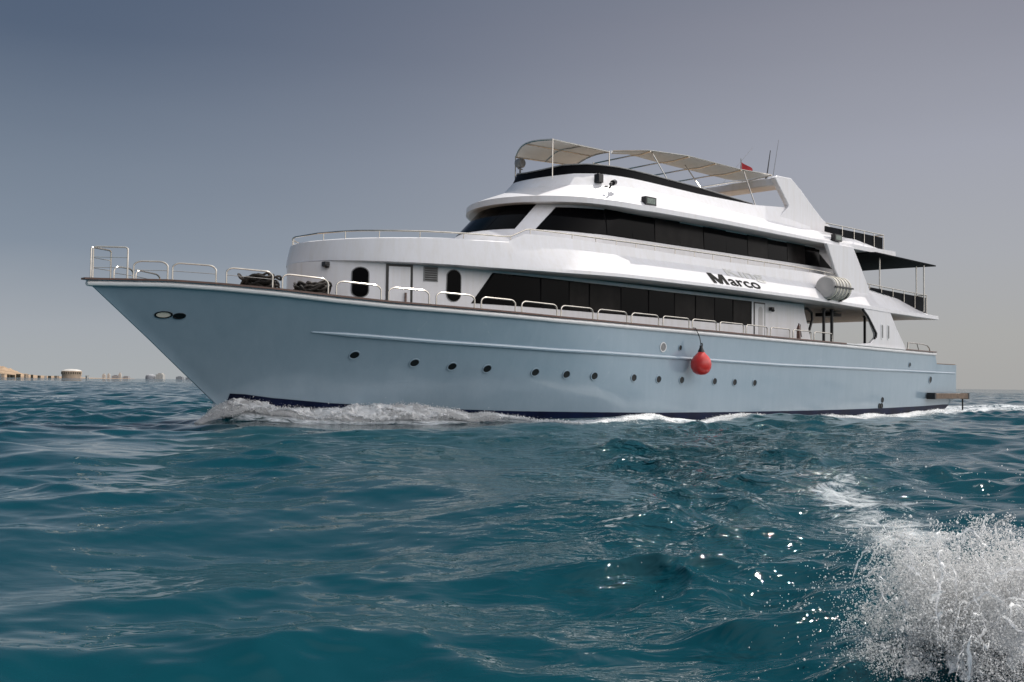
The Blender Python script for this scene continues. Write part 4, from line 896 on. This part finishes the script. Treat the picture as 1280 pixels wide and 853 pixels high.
def wake_spray():
    P, Rd = [], []; g = 9.8; RV, RT = [], []
    def at(u, v): return SPRAY[0] + SQ[0] * u + SN[0] * v, SPRAY[1] + SQ[1] * u + SN[1] * v
    top = lambda u: (1 + .35 * fbm(np.asarray(u) * 4.3 + 11, np.asarray(u) * 0 + 2.5, 2, 19)) * np.interp(u, [-.40, -.30, -.17, -.05, .12, .30, .6, 1.1, 2.2], [.06, .24, .50, .46, .40, .35, .34, .30, .2])
    nseg = 16
    for j in range(1500):                         # each jet is a string of drops, many joined by a torn sheet, on one ballistic path
        u = rng.beta(1.1, 1.7) * 2.2 - .14; v = rng.normal(-.05, .16); hmax = top(u - .06) * rng.beta(2.6, 1.2)
        vz = sqrt(2 * g * max(hmax, .02)); va, vb = rng.normal(-.30, .30), rng.normal(-.05, .40); T = 2 * vz / g
        n = int(rng.uniform(40, 130)); tt = rng.beta(1.6, 1.6, n) * T
        wob = rng.normal(0, 1, (n, 3)) * (.003 + .014 * (tt / T)[:, None])
        px, py = at(u + va * tt, v + vb * tt); P.append(np.stack([px, py, vz * tt - g / 2 * tt ** 2], -1) + wob); Rd.append(rng.lognormal(math.log(.0017), .5, n))
        if j % 2 == 0:
            t0, t1 = sorted(rng.uniform(.02, .95, 2)); ts = np.linspace(t0, t1, nseg) * T; cx, cy_ = at(u + va * ts, v + vb * ts); C = np.stack([cx, cy_, vz * ts - g / 2 * ts ** 2], -1)
            wv = rng.normal(0, 1, 3); wv /= np.linalg.norm(wv); wid = rng.uniform(.003, .010) * np.sin(np.linspace(.15, pi - .15, nseg)) * (1 + .5 * rng.normal(0, 1, nseg) * .5)
            bend = np.cumsum(rng.normal(0, .006, (nseg, 3)), 0)
            RV.append(np.stack([C + bend - wv * wid[:, None], C + bend * 1.2, C + bend + wv * wid[:, None]], 1)); e = np.abs(np.linspace(-1, 1, nseg)) ** 2
            RT.append(np.stack([.62 + .3 * e, .30 + .45 * e, .62 + .3 * e], 1))
    n = 430000; u = rng.beta(1.7, 1.9, n) * 2.4 - .42; v = rng.normal(-.10, .24, n); z = top(u) * rng.beta(.9, 1.5, n) * np.exp(-(v / .5) ** 2) * 1.05      # the white heart of the plume, torn by gaps
    cl = fbm(u * 5 + 30 + z * 3, z * 8 + v * 5, 4, 12) + .5 * fbm(u * 19 + z * 12, z * 24 - u * 9, 3, 15); ok = cl > rng.normal(.0, .13, n) - .08
    px, py = at(u, v); P.append(np.stack([px, py, z], -1)[ok]); Rd.append(rng.lognormal(math.log(.00155), .42, n)[ok])
    n = 9000; px, py = at(rng.normal(1.0, .7, n), rng.gamma(1.6, .5, n) + .1); P.append(np.stack([px, py, rng.exponential(.12, n)], -1)); Rd.append(rng.lognormal(math.log(.0028), .4, n))   # loose drops behind
    n = 500; px, py = at(rng.normal(-.1, .25, n), -np.abs(rng.normal(0, .3, n))); P.append(np.stack([px, py, rng.exponential(.05, n)], -1)); Rd.append(rng.lognormal(math.log(.0020), .4, n))
    P, Rd = np.concatenate(P), np.concatenate(Rd); P[:, 2] += np.maximum(water_height(P[:, 0], P[:, 1]), -.1) - .03
    Rd = np.clip(Rd, .0009, .0075); fine = Rd < .0026; Va, Fa = drops(P[fine], Rd[fine], None, TET_V, TET_F); Vb, Fb = drops(P[~fine], Rd[~fine])
    o = np_mesh('wake_spray', np.concatenate([Va, Vb]), np.concatenate([Fa, Fb + len(Va)]), M['drop'])
    tag(o, 'burst of white spray drops rising from a wake crest in front of the yacht', 'spray', kind='stuff')
    nu, nw = 420, 150; U, T = np.meshgrid(np.linspace(-.36, 1.9, nu), np.linspace(0, 1, nw), indexing='ij'); q1 = fbm(U * 4 + 3, T * 2.2, 4, 301); q2 = fbm(U * 17, T * 9, 4, 311)
    Vv = -.40 + .68 * T + .10 * q1; Z = top(U) * .62 * np.sin(pi * T) ** .75 * (1 + .45 * q1 + .38 * q2) * sstep(-.34, .22, U); X_, Y_ = at(U + .05 * q2 - .10 * np.sin(pi * T), Vv + .03 * q2); Z = Z + np.maximum(water_height(X_, Y_), -.1) - .03
    i_ = np.arange(nu - 1)[:, None] * nw + np.arange(nw - 1)[None]; o = np_mesh('wake_spray_core', np.stack([X_, Y_, Z], -1).reshape(-1, 3), np.stack([i_, i_ + nw, i_ + nw + 1, i_ + 1], -1).reshape(-1, 4), spray_mat())
    th = np.clip(.52 + .34 * np.abs(2 * T - 1) ** 2 + .35 * q1 + .22 * q2 + .45 * sstep(.22, -.25, U), 0, 1); a_ = o.data.attributes.new('thin', 'FLOAT', 'POINT'); a_.data.foreach_set('value', th.astype(np.float32).ravel())
    tag(o, 'dense foaming white heart of the spray on the wake crest', 'spray', kind='stuff')
    RV, RT = np.concatenate(RV).reshape(-1, 3), np.concatenate(RT).ravel(); RV[:, 2] += np.maximum(water_height(RV[:, 0], RV[:, 1]), -.1) - .03
    k = np.arange(len(RT) // (nseg * 3))[:, None, None] * nseg * 3; a = np.arange(nseg - 1)[None, :, None] * 3; c = np.arange(2)[None, None]; q = (k + a + c).ravel()
    o = np_mesh('wake_spray_sheets', RV, np.stack([q, q + 1, q + 4, q + 3], -1), spray_mat()); at_ = o.data.attributes.new('thin', 'FLOAT', 'POINT'); at_.data.foreach_set('value', RT.astype(np.float32))
    tag(o, 'torn white sheets of water within the spray of the wake crest', 'spray', kind='stuff')
wake_spray()

# ------------------------------------------------------------------ far shore
def px_at(u, d): x = (u - 640) / FPX * d; return x
D0 = 2600.0
b = MB(); rows = []
US = list(range(-190, 172, 2))
for j in range(14):
    row = []
    for u in US:
        d = D0 + 24 * j ** 1.6; prof = lerp(u, [-190, -60, -20, 8, 18, 30, 45, 62, 80, 105, 125, 160, 171], [26, 22, 19, 15, 11.5, 5.6, 3.6, 3.2, 2.2, 1.1, .6, .35, .05])
        hgt = prof * D0 / FPX * min(1, (j / 8) ** .8) * (1 + .30 * mnoise.fractal(Vector((u * .13, j * .6, 0)), 1, 2, 5)) if j else -2
        row.append((px_at(u, d), d, hgt))
    rows.append(row)
b.grid(rows); tag(b.build('coast_hills', M['sand'], ang=60), kind='structure')
# round building on the point
def lot(u, d): return (px_at(u, d), d)
x, y = lot(90.5, 2480); rb = bpy.data.objects.new('round_building', None); COL.objects.link(rb); rb.location = (x, y, 2)
tag(rb, 'round sand coloured building with pale domed roof on the far shore', 'building')
R0 = 12 / FPX * 2480
b = MB(); b.lathe([(R0 * .95, -2), (R0 * .95, 6.5), (R0, 6.6), (R0, 14.5), (R0 * .96, 15.2)], (0, 0, 0), n=40); b.build('wall', M['shed'], rb, ang=30)
b = MB(); b.lathe([(R0 * .97, 15.2), (R0 * .9, 16.6), (R0 * .7, 18.2), (R0 * .4, 19.4), (.3, 19.8)], (0, 0, 0), n=40); b.build('roof', M['pale'], rb, ang=60)
for k in range(14):
    a = -pi * (k + .5) / 14; b = MB(); r = R0 + .1; b.box(-1.4, 1.4, -.3, .3, 8.2, 12.5); o = b.build('window', M['veg'], rb); o.location = (r * cos(a), r * sin(a), 0); o.rotation_euler = (0, 0, a + pi / 2)
r5 = random.Random(9)
LK = ['low sandy house with flat roof on the far shore below the hill', 'small dark block house among the scrub on the far shore', 'white flat roofed house at the edge of the far shore']
SP = [(5, 0), (12, 1), (17, 1), (24, 1), (34, 0), (41, 1), (50, 1), (58, 2), (63, 1), (72, 0), (2, 2), (110, 2)]
for i, (u, kd) in enumerate(SP):
    d = 2540 + r5.uniform(-25, 25); x, y = lot(u, d); wdt, dep, h = r5.uniform(4, 10), r5.uniform(5, 9), r5.uniform(1.6, 4.5)
    hs = bpy.data.objects.new('shore_house', None); COL.objects.link(hs); hs.location = (x, y, lerp(u, [0, 30, 60, 120], [7, 5, 2.5, 1.2]) * r5.uniform(.6, 1.2)); hs.rotation_euler = (0, 0, r5.uniform(-.6, .6)); tag(hs, LK[kd], 'house', 'houses along the far shore')
    b = MB(); b.box(-wdt / 2, wdt / 2, -dep / 2, dep / 2, -8, h); b.build('wall', M[('shed', 'veg', 'pale')[kd]], hs, smooth=False)
    b = MB(); b.box(-wdt / 2 - .3, wdt / 2 + .3, -dep / 2 - .3, dep / 2 + .3, h, h + .5); b.build('roof', M['shed'], hs, smooth=False)
# hotels and boats on the horizon towards the bow
for u, w_, h, kd, lab in ((131, 3.5, 6.0, 0, 'white hotel block farthest along the low shore line'), (137, 3, 6.5, 0, 'narrow white hotel tower on the low shore line'), (146, 8, 4.5, 1, 'grey low building on the shore beside a white tower'), (151, 3, 7.5, 0, 'tall white tower beside the grey building on the horizon'), (159, 7, 3.5, 1, 'grey flat shed at the end of the low shore'),
                       (189, 12, 6.0, 1, 'grey domed hall on the horizon left of a white block'), (201.5, 9, 7.5, 0, 'wide white block right of the grey hall on the horizon'), (226, 8, 4, 1, 'brownish grey block on the horizon just under the bow'), (238, 8, 3.2, 1, 'grey shed on the horizon touching the raked stem of the yacht')):
    d = 3600.; x, y = lot(u, d); k = d / FPX; bl = bpy.data.objects.new('horizon_building', None); COL.objects.link(bl); bl.location = (x, y, 0); tag(bl, lab, 'building', 'buildings on the horizon')
    b = MB(); W_ = w_ * k / 2; H_ = h * k
    if 'domed' in lab: b.lathe([(W_, -2), (W_, H_ * .5), (W_ * .85, H_ * .8), (W_ * .5, H_ * .97), (.5, H_)], (0, 0, 0), n=24)
    else: b.box(-W_, W_, -W_, W_, -2, H_ * .8); b.box(-W_ * .5, W_ * .6, -W_ * .8, W_ * .8, H_ * .8, H_)
    b.build('wall', M['pale'] if kd == 0 else M['far'], bl, ang=40)
